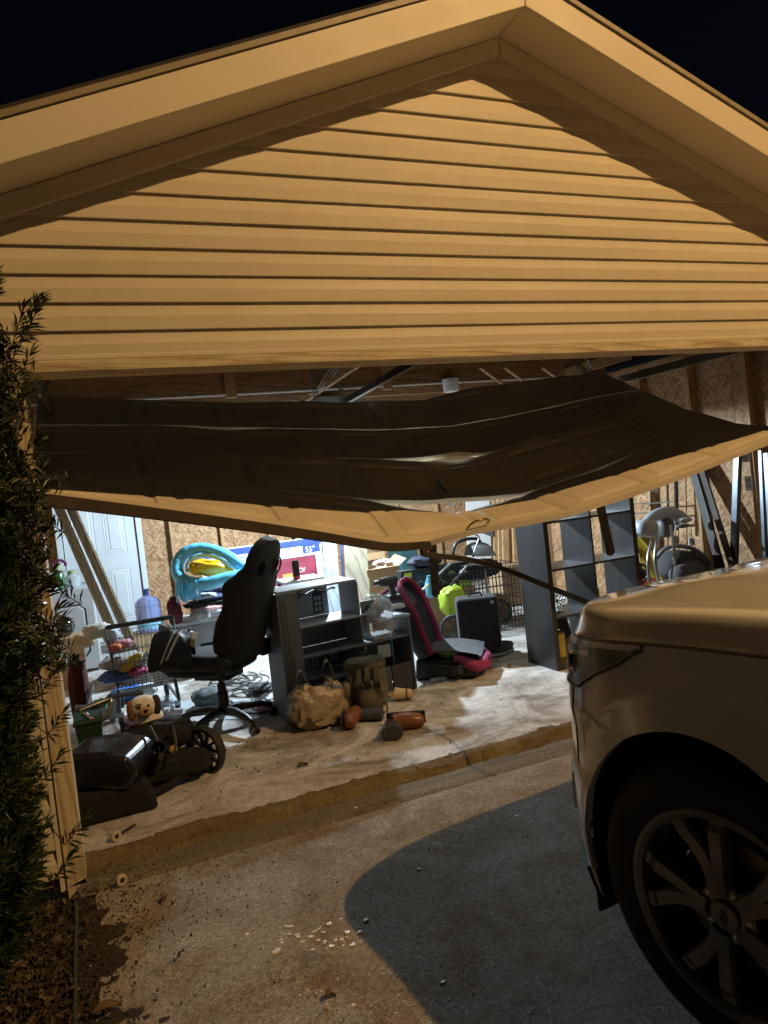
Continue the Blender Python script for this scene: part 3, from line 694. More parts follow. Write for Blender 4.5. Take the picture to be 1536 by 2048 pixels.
for side in (-1, 1):
    h = lobj('headlight', patch(qa, qb, hl_lo, hl_hi, .011, 30, 12, side), LAMPG, suv, smooth=50)
    lobj('reflector', patch(qa, qb, lambda u: hl_lo(u)+.012, lambda u: hl_hi(u)-.012, .0025, 24, 10, side, .004), M('grey lamp bowl', (.16,.16,.16), .2, metal=.5, vs=14, var=.6), h, smooth=50)
    for f_ in (.25, .5):
        q = qa+(qb-qa)*f_; c = S(q, (hl_lo(f_)+hl_hi(f_))/2, .0, side)
        lobj('projector', MB().lathe([(.040, -.01), (.038, .002), (.024, .006), (0, .007)], 16, T(c) @ Vector((side*.55, .8, 0)).to_track_quat('Z', 'Y').to_matrix().to_4x4(), cap=False), REFL, h, smooth=True)
    lobj('light_bar', patch(qa+(qb-qa)*.1, qa+(qb-qa)*.72, lambda u: hl_hi(u)-.048, lambda u: hl_hi(u)-.034, .008, 20, 3, side, .004), M('bright lamp bar', (.75,.75,.74), .2, metal=.2), h, smooth=50)
    lobj('lamp_rim', MB().tube([S(qa+(qb-qa)*u, hl_lo(u), .003, side) for u in [i/24 for i in range(25)]], .005, 6), TRIMK, h)
    fq0, fq1 = q_of_s(.06), q_of_s(.22)
    fb_ = lobj('fog_lamp_bezel', patch(fq0, fq1, lambda u: .40+.03*u, lambda u: .60-.05*u, .006, 12, 8, side), M('silver bezel', (.70,.72,.75), .3, metal=.2), suv, smooth=50)
    lobj('fog_lamp', patch(fq0+.05, fq1-.08, lambda u: .45, lambda u: .53, .011, 8, 6, side), LAMPG, fb_, smooth=50)
    lobj('lower_valance', patch(.0, q_of_s(.33), lambda u: .215, lambda u: .315, .010, 24, 5, side), TRIMK, suv, smooth=50)
    # mirrors, doors, handles
    lobj('door_mirror', MB().blob((side*1.06, -1.75, 1.16), (.10, .07, .075), .03, 1, 3, 16, pw=.8), PAINT, suv, smooth=True)
    for s0, s1 in ((1.55, 2.6), (2.62, 3.5)):
        lobj('shut_line', MB().tube([S(1+s0-L1, z, .001, side) for z in (.32, .6, .8, 1.0, 1.09)], .003, 5), TRIMK, bd)
        p = S(1+s1-.22-L1, .93, .02, side); lobj('door_handle', MB().bar(p+Vector((0, .09, 0)), p-Vector((0, .09, 0)), .022, .025), PAINT, bd, bevel=.006)
    lobj('rocker_trim', patch(1+1.28-L1, 1+3.18-L1, lambda u: .215, lambda u: .30, .008, 12, 4, side), TRIMK, suv)
lobj('grille', patch(-.0, q_of_s(.045), lambda u: .62, lambda u: .90, .008, 20, 8, -1), TRIMK, suv)
lobj('grille', patch(-.0, q_of_s(.045), lambda u: .62, lambda u: .90, .008, 20, 8, 1), TRIMK, suv)
for zb in (.68, .755, .83):
    lobj('grille_bar', MB().tube([S(q_of_s(.045)*(1-u), zb, .014, -1) for u in [i/8 for i in range(9)]]+[S(q_of_s(.045)*u, zb, .014, 1) for u in [i/8 for i in range(9)]], .012, 6), M('chrome', (.6,.6,.6), .15, metal=1), suv, smooth=True)
# greenhouse: windscreen, roof, side glass
def cab(s, z, hw): return [(-hw, -s, z), (hw, -s, z)]
GW = [(1.30, 1.15, .86), (2.18, 1.70, .66), (2.75, 1.77, .68), (4.2, 1.74, .67), (4.75, 1.60, .66), (4.93, 1.12, .85)]
roof = MB()
roof.add([(x, -s, z) for s, z, hw in GW[1:5] for x in (-hw, -hw*.5, 0, hw*.5, hw)], [(i*5+j, i*5+j+1, i*5+j+6, i*5+j+5) for i in range(3) for j in range(4)])
lobj('roof', roof, PAINT, suv, smooth=50)
lobj('windscreen', MB().grid(lambda u, v: ((u*2-1)*(.86+(.66-.86)*v), -(1.30+.88*v)+.10*(1-(u*2-1)**2), 1.16+.54*v), 14, 6), CARGL, suv, smooth=True)
lobj('rear_window', MB().grid(lambda u, v: ((u*2-1)*(.85+(.66-.85)*v), -(4.93-.18*v), 1.12+.48*v), 6, 4), CARGL, suv)
for side in (-1, 1):
    pts = [(side*.955, -1.45, 1.09), (side*.66, -2.20, 1.70), (side*.675, -2.75, 1.765), (side*.665, -4.2, 1.735), (side*.66, -4.75, 1.60), (side*.93, -4.8, 1.12)]
    low = [(side*.955, -s, 1.10) for s in (1.45, 2.2, 2.75, 4.2, 4.6, 4.8)]
    g = MB(); g.add(pts+low, [(i, i+1, i+7, i+6) for i in range(5)])
    lobj('side_glass', g, CARGL, suv)
    lobj('pillar', MB().tube([(side*.90, -1.28, 1.13), (side*.78, -1.75, 1.43), (side*.665, -2.19, 1.70)], .035, 8), PAINT, suv, smooth=True)
    for s in (2.62, 3.55): lobj('pillar', MB().tube([(side*.95, -s, 1.10), (side*.68, -s-.05, 1.75)], .03, 6), TRIMK, suv)
lobj('cowl', MB().grid(lambda u, v: ((u*2-1)*.93, -(1.26+.16*v)+.10*(1-(u*2-1)**2), 1.10+.05*v), 14, 3), TRIMK, suv)
# wheels
def wheel(side, s, steer):
    m = T(side*.955, -s, .38) @ Rz(steer) @ Ry(R(90)*side)      # local z = outwards
    wl = lobj('wheel', MB().lathe([(.24, -.20), (.33, -.205), (.372, -.18), (.380, -.15), (.380, -.05), (.370, -.02), (.335, .004), (.30, .008), (.262, .0), (.245, -.01), (.24, -.2)], 48, m, cap=False), TYRE, suv, smooth=40)
    rim = lobj('rim', MB().lathe([(.262, -.004), (.262, .006), (.250, .008), (.238, .0), (.228, -.05), (.225, -.19)], 48, m, cap=False), RIMM, wl, smooth=40)
    sp_m = MB()
    for k in range(5):
        for dd in (-1, 1):
            a0 = k*2*math.pi/5+dd*.10+.3; a1 = k*2*math.pi/5+dd*.27+.3
            def spk(u, v, a0=a0, a1=a1):
                r = .05+.19*u; a = a0+(a1-a0)*u**1.4+(0 if u > .25 else dd*.18*(.25-u)*2)
                w_ = .019+.007*u; zz = .004-.022*math.sin(u*math.pi)*.8-(.012 if u > .9 else 0)
                c = ((-1, 0), (-.7, 1), (.7, 1), (1, 0), (1, -2.4), (-1, -2.4))[round(v*6) % 6]
                return m @ Vector((r*math.cos(a)-math.sin(a)*c[0]*w_, r*math.sin(a)+math.cos(a)*c[0]*w_, zz-.012+c[1]*.011))
            sp_m = MB().grid(spk, 12, 7); lobj('spoke', sp_m, RIMM, wl, smooth=30)
    hub = lobj('hub', MB().lathe([(.075, -.06), (.072, -.012), (.040, -.006), (.036, .004), (.03, .007), (0, .007)], 24, m, cap=False), RIMM, wl, smooth=30)
    lobj('emblem', MB().lathe([(.020, .0075), (.018, .0095), (0, .0095)], 20, m @ Matrix.Diagonal((1, .55, 1, 1)), cap=False), M('navy emblem', (.01,.02,.07), .3), wl)
    for k in range(5):
        a = k*2*math.pi/5+.3+math.pi/5; lobj('wheel_nut', MB().lathe([(.012, -.03), (.011, -.008), (0, -.006)], 6, m @ T(.055*math.cos(a), .055*math.sin(a), 0), cap=False), STEEL, wl)
    lobj('brake_disc', MB().lathe([(.16, -.09), (.16, -.075), (0, -.075)], 30, m, cap=False), M('brake disc', (.12,.11,.10), .4, metal=.8), wl)
for side in (-1, 1):
    wheel(side, WC[0][0], R(7)); wheel(side, WC[1][0], 0)
# mud flap ahead of the front wheel and the floor pan
lobj('splash_guard', MB().box((-.96, -.355, .17), (-.62, -.34, .40)), TRIMK, suv, bevel=.005)
lobj('splash_guard', MB().box((.62, -.355, .17), (.96, -.34, .40)), TRIMK, suv, bevel=.005)
lobj('floor_pan', MB().box((-.50, -4.7, .24), (.50, -.25, .30)).box((-.9, -3.3, .24), (.9, -1.42, .30)), LINER, suv)
# ================================================================== things in the garage
PINK = M('pink fabric', (.26, .022, .075), .8, bp=.4, bs=200); BROWNR = M('brown rubber', (.17, .06, .022), .35, bp=.2)
CARD = M('cardboard', (.36, .24, .13), .85, var=.12, bp=.15, bs=40); LIME = M('lime fabric', (.36, .50, .03), .6, bp=.3)
WHITEF = M('white plush', (.66, .63, .58), .95, bp=.8, bs=150); BROWNF = M('brown plush', (.20, .095, .04), .95, bp=.8, bs=150)
def film(name, col, alpha):
    m = M(name, col, .25, alpha=alpha, bp=.4, bs=18, spec=.8); return m
def fold(c, r, seed, amp=.16, n=26, pw=.75, flat=None, m=None, fr=2.6): return MB().blob(c, r, amp, fr, seed, n, m, flat, pw)
# ---- gaming chair
ch = thing('gaming_chair', 'black high-backed gaming chair with a five-star base, jacket over its arm', 'chair', (.65, 1.64, FZ), R(46))
def L(name, mb, mat, par=ch, **k): return obj(name, mb, mat, par, world=False, **k)
hw = [(0,.17),(.06,.225),(.15,.25),(.28,.255),(.38,.235),(.46,.245),(.52,.265),(.57,.25),(.61,.195),(.67,.165),(.74,.155),(.79,.135),(.83,.10),(.85,.05)]
HA = np.array(hw)
bmat = T(0, -.20, .48) @ Rx(R(21)) @ Matrix.Diagonal((1.14, 1, .95, 1))
def backf(u, v):
    h = .85*v; a = u*2*math.pi; w_ = float(np.interp(h, HA[:,0], HA[:,1])); c, s = math.cos(a), math.sin(a)
    x = w_*math.copysign(abs(c)**.55, c); th = .062*(1-.35*v)
    y = th*math.copysign(abs(s)**.8, s)+.07*(abs(x)/.26)**2.2*(1 if .08 < v < .75 else .4)
    return bmat @ Vector((x, y, h))
bk = MB().grid(backf, 40, 36, cu=True); n = len(bk.v)
bk.f.append(tuple(range(0, 40*36, 36))); bk.f.append(tuple(range(35, 40*36, 36))[::-1])
back = L('backrest', bk, FABK, smooth=60)
cut = MB()
for s in (-1, 1): cut.lathe([(1, -.3), (1, .3)], 20, bmat @ T(s*.072, .02, .66) @ Rx(R(90)) @ Matrix.Diagonal((.036, .058, 1, 1)) )
co_ = obj('belt_slot_cutter', cut, FABK, None, world=False); co_.matrix_world = ch.matrix_basis
bm_ = back.modifiers.new('slots', 'BOOLEAN'); bm_.object = co_; bm_.operation = 'DIFFERENCE'; bm_.solver = 'EXACT'
bpy.context.view_layer.update()
dgm = bpy.context.evaluated_depsgraph_get(); me2 = bpy.data.meshes.new_from_object(back.evaluated_get(dgm)); back.modifiers.clear(); back.data = me2
bpy.data.objects.remove(co_)
L('neck_trim', MB().tube([bmat @ Vector((.072+.042*math.cos(a), -.055, .66+.064*math.sin(a))) for a in [i*math.pi/8 for i in range(16)]], .006, 6, closed=True), BLACK, back, smooth=True)
L('seat', fold((0, .06, .45), (.26, .27, .07), 3, .03, 30, .55), FABK, smooth=True)
for s in (-1, 1):
    L('seat_bolster', MB().tube([(s*.235, -.17, .49), (s*.245, .05, .50), (s*.225, .28, .48)], [.05, .055, .045], 10), FABK, smooth=True)
    L('recline_hinge', MB().lathe([(.06, -.02), (.06, .02)], 16, T(s*.25, -.20, .48) @ Ry(R(90))), BLACK, smooth=30)
L('tilt_mechanism', MB().box((-.10, -.12, .34), (.10, .14, .385)).box((-.2, .0, .372), (.2, .05, .39)), BLACKM, bevel=.008)
L('gas_lift', MB().lathe([(.038, .09), (.038, .24), (.030, .245), (.030, .30), (.018, .302), (.018, .35)], 16), BLACKM, smooth=30)
for k in range(5):
    a = k*2*math.pi/5+.55; d = Vector((math.cos(a), math.sin(a), 0))
    lg = L('base_leg', MB().tube([d*.03+Vector((0,0,.115)), d*.12+Vector((0,0,.12)), d*.24+Vector((0,0,.105)), d*.325+Vector((0,0,.075))], [.034, .03, .024, .018], 8), BLACK, smooth=True)
    e = d*.325; p = Vector((-d.y, d.x, 0)); cs = MB()
    for s in (-1, 1): cs.lathe([(.012, -.009), (.029, -.009), (.031, 0), (.029, .009), (.012, .009)], 14, T(e+p*(.016*s)+Vector((0,0,.031))) @ p.to_track_quat('Z', 'Y').to_matrix().to_4x4())
    L('caster', cs.lathe([(.012, .03), (.012, .075)], 8, T(e)), BLACK, lg, smooth=40)
# ---- jacket over the arm
JK = M('navy black nylon', (.010, .010, .014), .5, bp=.4, bs=40, var=.2)
ja = P(338, 1258, y=1.52); jt = thing('striped_jacket', 'black jacket with two pale sleeve stripes draped over the gaming chair arm', 'jacket', P(338, 1300, y=1.52))
def jf(u, v, off=0):
    a = (u-.5)*2; x = ja.x-.10+.26*v; drop = .19+.04*noise.noise(Vector((v*3, 1, 0)))
    y = ja.y+.11*math.sin(a*1.35)+.05*a; zz = ja.z-.02*(v-.4)**2*8-drop*abs(a)**1.7
    n_ = .018*noise.noise(Vector((x*9, y*9, zz*9)))+.008*noise.noise(Vector((x*25, y*20, zz*14)))
    return Vector((x+n_-.07*max(0, -a), y-off, zz+n_+off*.5))
jm = MB().grid(jf, 34, 26); jm.grid(lambda u, v: jf(u, v, -.012), 34, 26, flip=True)
jo = obj('shell', jm, JK, jt, smooth=True)
for v0 in (.52, .64): obj('stripe', MB().grid(lambda u, v: jf(.02+.44*u, v0+.05*v+.25*u-.2, .004), 20, 3), M('pale stripe', (.55,.53,.48), .7), jt, smooth=True)
arm = obj('armrest', MB().bar(ja+Vector((-.07, .02, -.035)), ja+Vector((.13, .03, -.035)), .08, .03), BLACK, ch, bevel=.01)
obj('arm_post', MB().bar(ja+Vector((.06, .03, -.05)), ja+Vector((.16, .05, -.30)), .05, .03, (0,1,0)), BLACK, arm)
obj('lining', MB().grid(lambda u, v: jf(.25+.4*u, .93+.1*v, .006), 12, 4), M('mustard lining', (.30,.22,.06), .8), jt, smooth=True)
single('open_magazine', MB().grid(lambda u, v: P(395+42*u, 1337-4*v+6*u, y=1.55+.16*v)+Vector((0,0,.012*math.sin(u*3.1))), 10, 6), M('grey printed paper', (.42,.46,.47), .6, vs=30, var=.5), 'pale printed magazine lying on the black chair seat', 'magazine', smooth=True)
# ---- shopping cart
ct = thing('shopping_cart', 'grey wire shopping cart heaped with soft toys beside the leaning boards', 'shopping cart', (.2, 2.4, FZ))
CW = M('dull cart wire', (.16,.17,.18), .4, metal=.7)
x0, x1, y0, y1 = -.02, .42, 2.0, 2.75
def wire(mb, a, b, r=.0026): mb.tube([a, b], r, 4, cap=False)
def panel(name, A, B, C, D, nu, nv, r=.0026):
    """A,B bottom ends, C,D top ends"""
    mb = MB(); A, B, C, D = map(Vector, (A, B, C, D))
    for i in range(nu+1): wire(mb, A.lerp(B, i/nu), C.lerp(D, i/nu), r)
    for j in range(nv+1): wire(mb, A.lerp(C, j/nv), B.lerp(D, j/nv), r*1.4)
    return obj(name, mb, CW, ct)
bz, tz = .34, .70
panel('rear_gate', (x0+.03, y0+.03, bz), (x1-.03, y0+.03, bz), (x0, y0, tz), (x1, y0, tz), 14, 4)
panel('front_panel', (x0+.08, y1-.06, bz+.02), (x1-.08, y1-.06, bz+.02), (x0+.05, y1, tz-.06), (x1-.05, y1, tz-.06), 12, 4)
panel('side_panel', (x0+.03, y0+.03, bz), (x0+.08, y1-.06, bz+.02), (x0, y0, tz), (x0+.05, y1, tz-.06), 26, 4)
panel('side_panel', (x1-.03, y0+.03, bz), (x1-.08, y1-.06, bz+.02), (x1, y0, tz), (x1-.05, y1, tz-.06), 26, 4)
panel('basket_floor', (x0+.03, y0+.03, bz), (x1-.03, y0+.03, bz), (x0+.08, y1-.06, bz+.02), (x1-.08, y1-.06, bz+.02), 14, 8)
obj('frame', MB().tube([(x0, y1-.1, tz-.05), (x0, y0, tz), (x0, y0-.10, .80), (x1, y0-.10, .80), (x1, y0, tz), (x1, y1-.1, tz-.05)], .011, 8).tube([(x0+.03, y0+.05, bz), (x0+.02, y0+.02, .20), (x0+.04, y1, .16)], .012, 8).tube([(x1-.03, y0+.05, bz), (x1-.02, y0+.02, .20), (x1-.04, y1, .16)], .012, 8).tube([(x0+.04, y1, .16), (x1-.04, y1, .16)], .012, 8), CW, ct, smooth=True)
obj('handle', MB().tube([(x0+.01, y0-.10, .80), (x1-.01, y0-.10, .80)], .016, 10), M('teal grey plastic', (.06,.09,.10), .5), ct, smooth=True)
for x, y in ((x0+.03, y0+.06), (x1-.03, y0+.06), (x0+.05, y1), (x1-.05, y1)):
    wl = obj('wheel', MB().lathe([(.02, -.014), (.05, -.014), (.052, 0), (.05, .014), (.02, .014)], 16, T(x, y, FZ+.052) @ Ry(R(90))), RUBBER, ct, smooth=40)
    obj('fork', MB().box((x-.02, y-.01, FZ+.05), (x+.02, y+.01, .18)), STEEL, wl)
def toy(px, py, y, r, mat, label, seed, cat='soft toy', amp=.18, name='soft_toy', m=None):
    return single(name, fold(P(px, py, y=y), r, seed, amp, 20, .9, None, m), mat, label, cat, smooth=True)
toy(195, 1262, 2.3, (.10, .08, .055), WHITEF, 'white plush toy lying on top of the shopping cart heap', 1)
toy(168, 1280, 2.55, (.085, .07, .055), M('cream plush', (.58,.42,.26), .9, bp=.6, bs=120), 'cream and rust plush at the far end of the cart', 2)
toy(222, 1272, 2.25, (.055, .06, .06), M('pale blue plush', (.42,.52,.56), .9, bp=.6, bs=120), 'pale blue plush beside the cart handle', 3)
toy(243, 1289, 2.2, (.085, .06, .035), M('rose plush', (.50,.22,.25), .9, bp=.6, bs=120), 'rose pink plush inside the cart under the handle', 4)
toy(230, 1296, 2.12, (.045, .04, .03), M('orange plush', (.62,.16,.05), .9, bp=.6, bs=120), 'small orange plush inside the cart basket', 5)
toy(250, 1322, 2.25, (.17, .14, .055), M('grey blanket', (.35,.35,.34), .9, bp=.6, bs=120), 'grey folded blanket slumped inside the cart', 6, 'blanket', .2, 'blanket')
toy(262, 1325, 2.12, (.09, .03, .035), M('yellow cloth', (.55,.36,.05), .8, bp=.4), 'yellow cloth poking against the cart wires', 7, 'cloth', .2, 'folded_cloth', Ry(R(-35)))
toy(240, 1350, 2.25, (.15, .12, .04), M('blue gingham', (.05,.14,.42), .8, bp=.6, bs=90, var=.9, vs=60), 'blue checked cloth at the bottom of the cart', 8, 'cloth', .2, 'folded_cloth')
toy(275, 1343, 2.15, (.07, .06, .03), M('magenta cloth', (.45,.06,.20), .8, bp=.6, bs=90), 'magenta cloth scrap in the corner of the cart', 9, 'cloth', .3, 'folded_cloth')
# ---- dryer, things on it
dr_ = thing('clothes_dryer', 'white front-loading dryer by the back door with bottles on top', 'dryer', (-.45, 4.7, FZ))
obj('cabinet', MB().box((-.80, 4.35, FZ+.02), (-.10, 5.0, .87)), M('appliance white', (.44,.46,.48), .4, var=.05), dr_, bevel=.012)
obj('door', MB().prism([(-.68+.04*0, .22), (-.24, .22), (-.20, .26), (-.20, .66), (-.24, .70), (-.64, .70), (-.68, .66)], 4.335, 4.349), M('appliance white', (.44,.46,.48)), dr_, bevel=.01)
obj('door_gasket', MB().tube([(-.69, 4.345, .21), (-.22, 4.345, .21), (-.185, 4.345, .25), (-.185, 4.345, .67), (-.225, 4.345, .715), (-.65, 4.345, .715), (-.695, 4.345, .67)], .006, 6, closed=True), BLACK, dr_)
obj('control_panel', MB().box((-.80, 4.86, .872), (-.10, 5.0, 1.02)), M('panel grey', (.5,.53,.55), .4), dr_, bevel=.015)
for px, py, y, r, h, m_, lab, nm, cat in ((118, 1165, 4.5, .055, .20, M('green detergent', (.02,.12,.06), .25, coat=.5), 'dark green bottle with a purple handle on the dryer', 'detergent_bottle', 'bottle'),
                                  (146, 1172, 4.6, .075, .13, M('clear tub', (.45,.52,.55), .15, alpha=.6), 'clear plastic tub of small things on the dryer', 'plastic_tub', 'tub')):
    a = P(px, py, y=y); b_ = thing(nm, lab, cat, (a.x, y, .87))
    obj('body', MB().lathe([(r*.95, 0), (r, .01), (r, h*.75), (r*.55, h*.92), (r*.5, h)], 18, T(a.x, y, .871)), m_, b_, smooth=40)
    obj('cap', MB().lathe([(r*.5, h), (r*.52, h+.03), (r*.1, h+.032)], 14, T(a.x, y, .872)), M('label band', (.25,.33,.12), .5), b_, smooth=40)
a = P(118, 1130, y=4.5)
single('coiled_strap', MB().tube([a+Vector((.06*math.cos(t), 0, .045*math.sin(t))) for t in [i*.26-.4 for i in range(16)]], .014, 8), M('plum foam', (.10,.02,.05), .8), 'plum coloured curved strap above the green bottle', 'strap', smooth=True)
hlm = P(128, 1253, y=3.9); single('black_helmet', MB().blob(hlm, (.095, .11, .10), .03, 1.2, 4, 22), M('gloss black shell', (.012,.013,.014), .15, coat=1), 'glossy black helmet in front of the dryer', 'helmet', smooth=True)
single('brown_carton', MB().box((hlm.x-.16, hlm.y-.14, FZ), (hlm.x+.14, hlm.y+.16, hlm.z-.09)), CARD, 'brown carton under the black helmet', 'box')
# ---- leaning boards
TB = wood('tan moulding', (.30,.25,.17), (.46,.40,.29), 'z', .55, 1, .1)
for k, (dx, lab) in enumerate(((0, 'tan grooved moulding board leaning before the dryer'), (24, 'second tan moulding board leaning against the white back door'))):
    a = P(104+dx, 985, y=3.2); b = P(275+dx*1.2, 1390, y=3.0); b.z = FZ; b.x += .02
    bt = thing('leaning_board', lab, 'board', b, group='boards leaning on the left')
    d = b-a
    obj('board', MB().bar(a, b, .075, .016, (0, -1, 0)), TB, bt, bevel=.003)
    for o_ in (-.024, .0, .022): obj('bead', MB().bar(a+Vector((o_, -.012, 0)), b+Vector((o_, -.012, 0)), .012, .012, (0, -1, 0)), TB, bt, bevel=.003)
# ---- water jug
jb = P(302, 1262, y=5.0); jc = thing('water_jug', 'translucent blue five gallon water jug in front of the strand board wall', 'water jug', jb)
single('brown_carton', MB().box((jb.x-.2, 4.82, FZ), (jb.x+.2, 5.2, jb.z-.005)), CARD, 'carton carrying the blue water jug', 'box')
JG = glassy('blue polycarbonate', (.42, .50, .86), .12, .75, 1.3)
prof = [(.0, .0), (.12, .0), (.135, .015), (.135, .12), (.128, .128), (.128, .138), (.135, .146), (.135, .26), (.128, .268), (.135, .28), (.132, .32), (.10, .36), (.045, .385), (.030, .395)]
obj('body', MB().lathe(prof, 30, T(jb), cap=False), JG, jc, smooth=30)
obj('neck', MB().lathe([(.030, .395), (.028, .44), (.033, .445), (.033, .465), (0, .467)], 18, T(jb), cap=False), M('navy cap', (.03,.04,.14), .4), jc, smooth=30)
obj('label', MB().grid(lambda u, v: jb+Vector((.137*math.cos(-2.6+2.2*u), .137*math.sin(-2.6+2.2*u), .04+.07*v)), 16, 4), M('pale blue label', (.20,.45,.62), .5, vs=40, var=.4), jc, smooth=True)
# ---- storage bin, clothes and pool float
sb = thing('storage_tote', 'grey lidded storage tote carrying the clothes heap', 'storage tote', (.82, 4.0, FZ))
GT = M('grey tote plastic', (.20,.215,.23), .5)
obj('tub', MB().prism([(.62, FZ), (1.05, FZ), (1.09, .44), (.58, .44)], 3.7, 4.1), GT, sb, bevel=.015)
obj('lid', MB().box((.55, 3.66, .442), (1.12, 4.14, .475)), M('pale tote lid', (.36,.39,.41), .5), sb, bevel=.01)
for i, (px, py, y, r, c, lab) in enumerate((
    (400, 1232, 3.6, (.09, .10, .05), (.30,.32,.34), 'pale grey bag slumped against the tote front'),
    (415, 1216, 3.7, (.16, .12, .028), (.42,.26,.26), 'pink patterned cloth on the tote lid'),
    (425, 1203, 3.8, (.27, .17, .038), (.03,.03,.035), 'black folded clothes low in the heap'),
    (440, 1190, 3.78, (.23, .14, .03), (.05,.07,.15), 'navy shirt in the clothes heap'),
    (405, 1192, 3.7, (.13, .10, .024), (.33,.36,.40), 'grey shirt on the left of the clothes heap'),
    (440, 1176, 3.85, (.17, .13, .036), (.04,.045,.10), 'dark dotted dress at the top of the clothes heap'),
    (460, 1162, 3.9, (.09, .09, .022), (.55,.56,.56), 'white cloth on top of the clothes heap'),
    (350, 1225, 3.75, (.065, .10, .15), (.085,.012,.02), 'maroon garment hanging down the tote side'))):
    single('garment', fold(P(px, py, y=y), r, 20+i, .22, 26, .8), M('garment %d' % i, c, .9, bp=.7, bs=50, var=.5 if i in (1, 5) else .2, vs=40), lab, 'clothes', 'clothes heaped on the tote', smooth=True)
fl = thing('pool_float', 'sky blue inflatable pool float with a yellow seat on the clothes heap', 'pool float', P(420, 1165, y=3.7))
BLU = M('sky blue vinyl', (.13, .50, .74), .22, coat=.5, bp=.1, bs=12); YEL = M('yellow vinyl', (.72, .42, .01), .25, coat=.4, bp=.35, bs=14)
tp = [(505,1150),(475,1126),(440,1106),(405,1098),(375,1104),(358,1122),(356,1146),(372,1163),(410,1168),(450,1158),(490,1150)]
ys = [3.45,3.5,3.6,3.7,3.75,3.75,3.7,3.6,3.45,3.4,3.38]
TPT = [P(x, y, y=yy) for (x, y), yy in zip(tp, ys)]
def smoothpath(pts, n):
    out = []
    for i in range(n):
        k = i/(n-1)*(len(pts)-1); j = min(int(k), len(pts)-2); q = k-j
        p0, p1, p2, p3 = pts[max(j-1, 0)], pts[j], pts[j+1], pts[min(j+2, len(pts)-1)]
        out.append(.5*((2*p1)+(p2-p0)*q+(2*p0-5*p1+4*p2-p3)*q*q+(3*p1-p0-3*p2+p3)*q**3))
    return out
sp2 = smoothpath(TPT, 60)
obj('ring', MB().tube(sp2, [.060+.002*math.sin(i*1.9) for i in range(60)], 16), BLU, fl, smooth=True)
obj('seat', fold(P(422, 1136, y=3.55), (.20, .09, .075), 31, .22, 30, .8, None, Ry(R(12))), YEL, fl, smooth=True)
obj('inner_ring', MB().tube([p.lerp(P(425, 1136, y=3.5), .30)+Vector((0,-.02,0)) for p in sp2[4:36]], .025, 10), M('pale blue vinyl', (.30,.62,.72), .25, coat=.5), fl, smooth=True)
st_ = MB()
for i in range(16):
    a = P(352+3.2*i*.9, 1165+random.uniform(-6, 6), y=3.5+random.uniform(-.06, .06)); st_.tube([a, a+Vector((random.uniform(-.02,.02), 0, -.07)), a+Vector((random.uniform(-.05,.05), 0, -.13-random.random()*.05))], [.012, .014, .006], 5)
obj('deflated_skirt', st_, BLU, fl, smooth=True)
obj('skirt_fold', fold(P(372, 1182, y=3.6), (.075, .05, .09), 33, .3, 24, .9), BLU, fl, smooth=True)
# ---- television carton
tv = thing('television_carton', 'large white flat screen carton with navy band and maroon picture', 'carton', (1.6, 4.6, .17))
single('brown_carton', MB().box((.98, 4.50, FZ), (2.2, 4.72, .168)), CARD, 'flat brown carton lying under the television carton', 'box')
tx0, tx1, tyf = .98, 2.32, 4.55
tz = 1.045
obj('box', MB().box((tx0, tyf, .17), (tx1, tyf+.16, tz)), M('printed white carton', (.62,.66,.70), .6, var=.04), tv)
obj('top_band', MB().box((tx0+.002, tyf-.003, tz-.075), (tx1-.002, tyf-.001, tz-.003)), M('navy print', (.03,.06,.30), .5), tv)
obj('size_patch', MB().box((2.10, tyf-.003, tz-.16), (2.30, tyf-.001, tz-.078)), M('navy print', (.03,.06,.30)), tv)
mp_ = obj('picture_panel', MB().box((1.62, tyf-.003, .40), (2.24, tyf-.001, tz-.19)), M('maroon print', (.20,.03,.05), .5, var=.35, vs=5), tv)
PW = M('white print', (.75,.76,.78), .5)
FM = lambda x, z: T(x, tyf-.005, z) @ Rx(R(90))
obj('lettering', text_mb('55"', .085, FM(2.125, tz-.15)), PW, tv)
obj('lettering', text_mb('tv', .11, FM(2.02, .68)), PW, mp_)
obj('lettering', text_mb('HBO\nmax', .062, FM(2.02, .60)), PW, mp_)
for k, (x, z, c) in enumerate(((1.66, .72, (.7,.7,.72)), (1.66, .60, (.5,.12,.10)), (1.66, .48, (.7,.7,.72)), (1.84, .60, (.55,.3,.08)), (1.84, .48, (.1,.2,.5)))):
    obj('app_tile', MB().box((x, tyf-.006, z), (x+.13, tyf-.004, z+.085)), M('print tile %d' % k, c, .5, vs=30, var=.4), mp_)
obj('drawing', MB().tube([(1.28, tyf-.004, .80), (1.40, tyf-.004, .95), (1.50, tyf-.004, .90), (1.44, tyf-.004, .72), (1.56, tyf-.004, .62)], .006, 4).box((1.30, tyf-.004, .78), (1.42, tyf-.002, .86)), M('grey teal print', (.25,.45,.47), .5), tv)
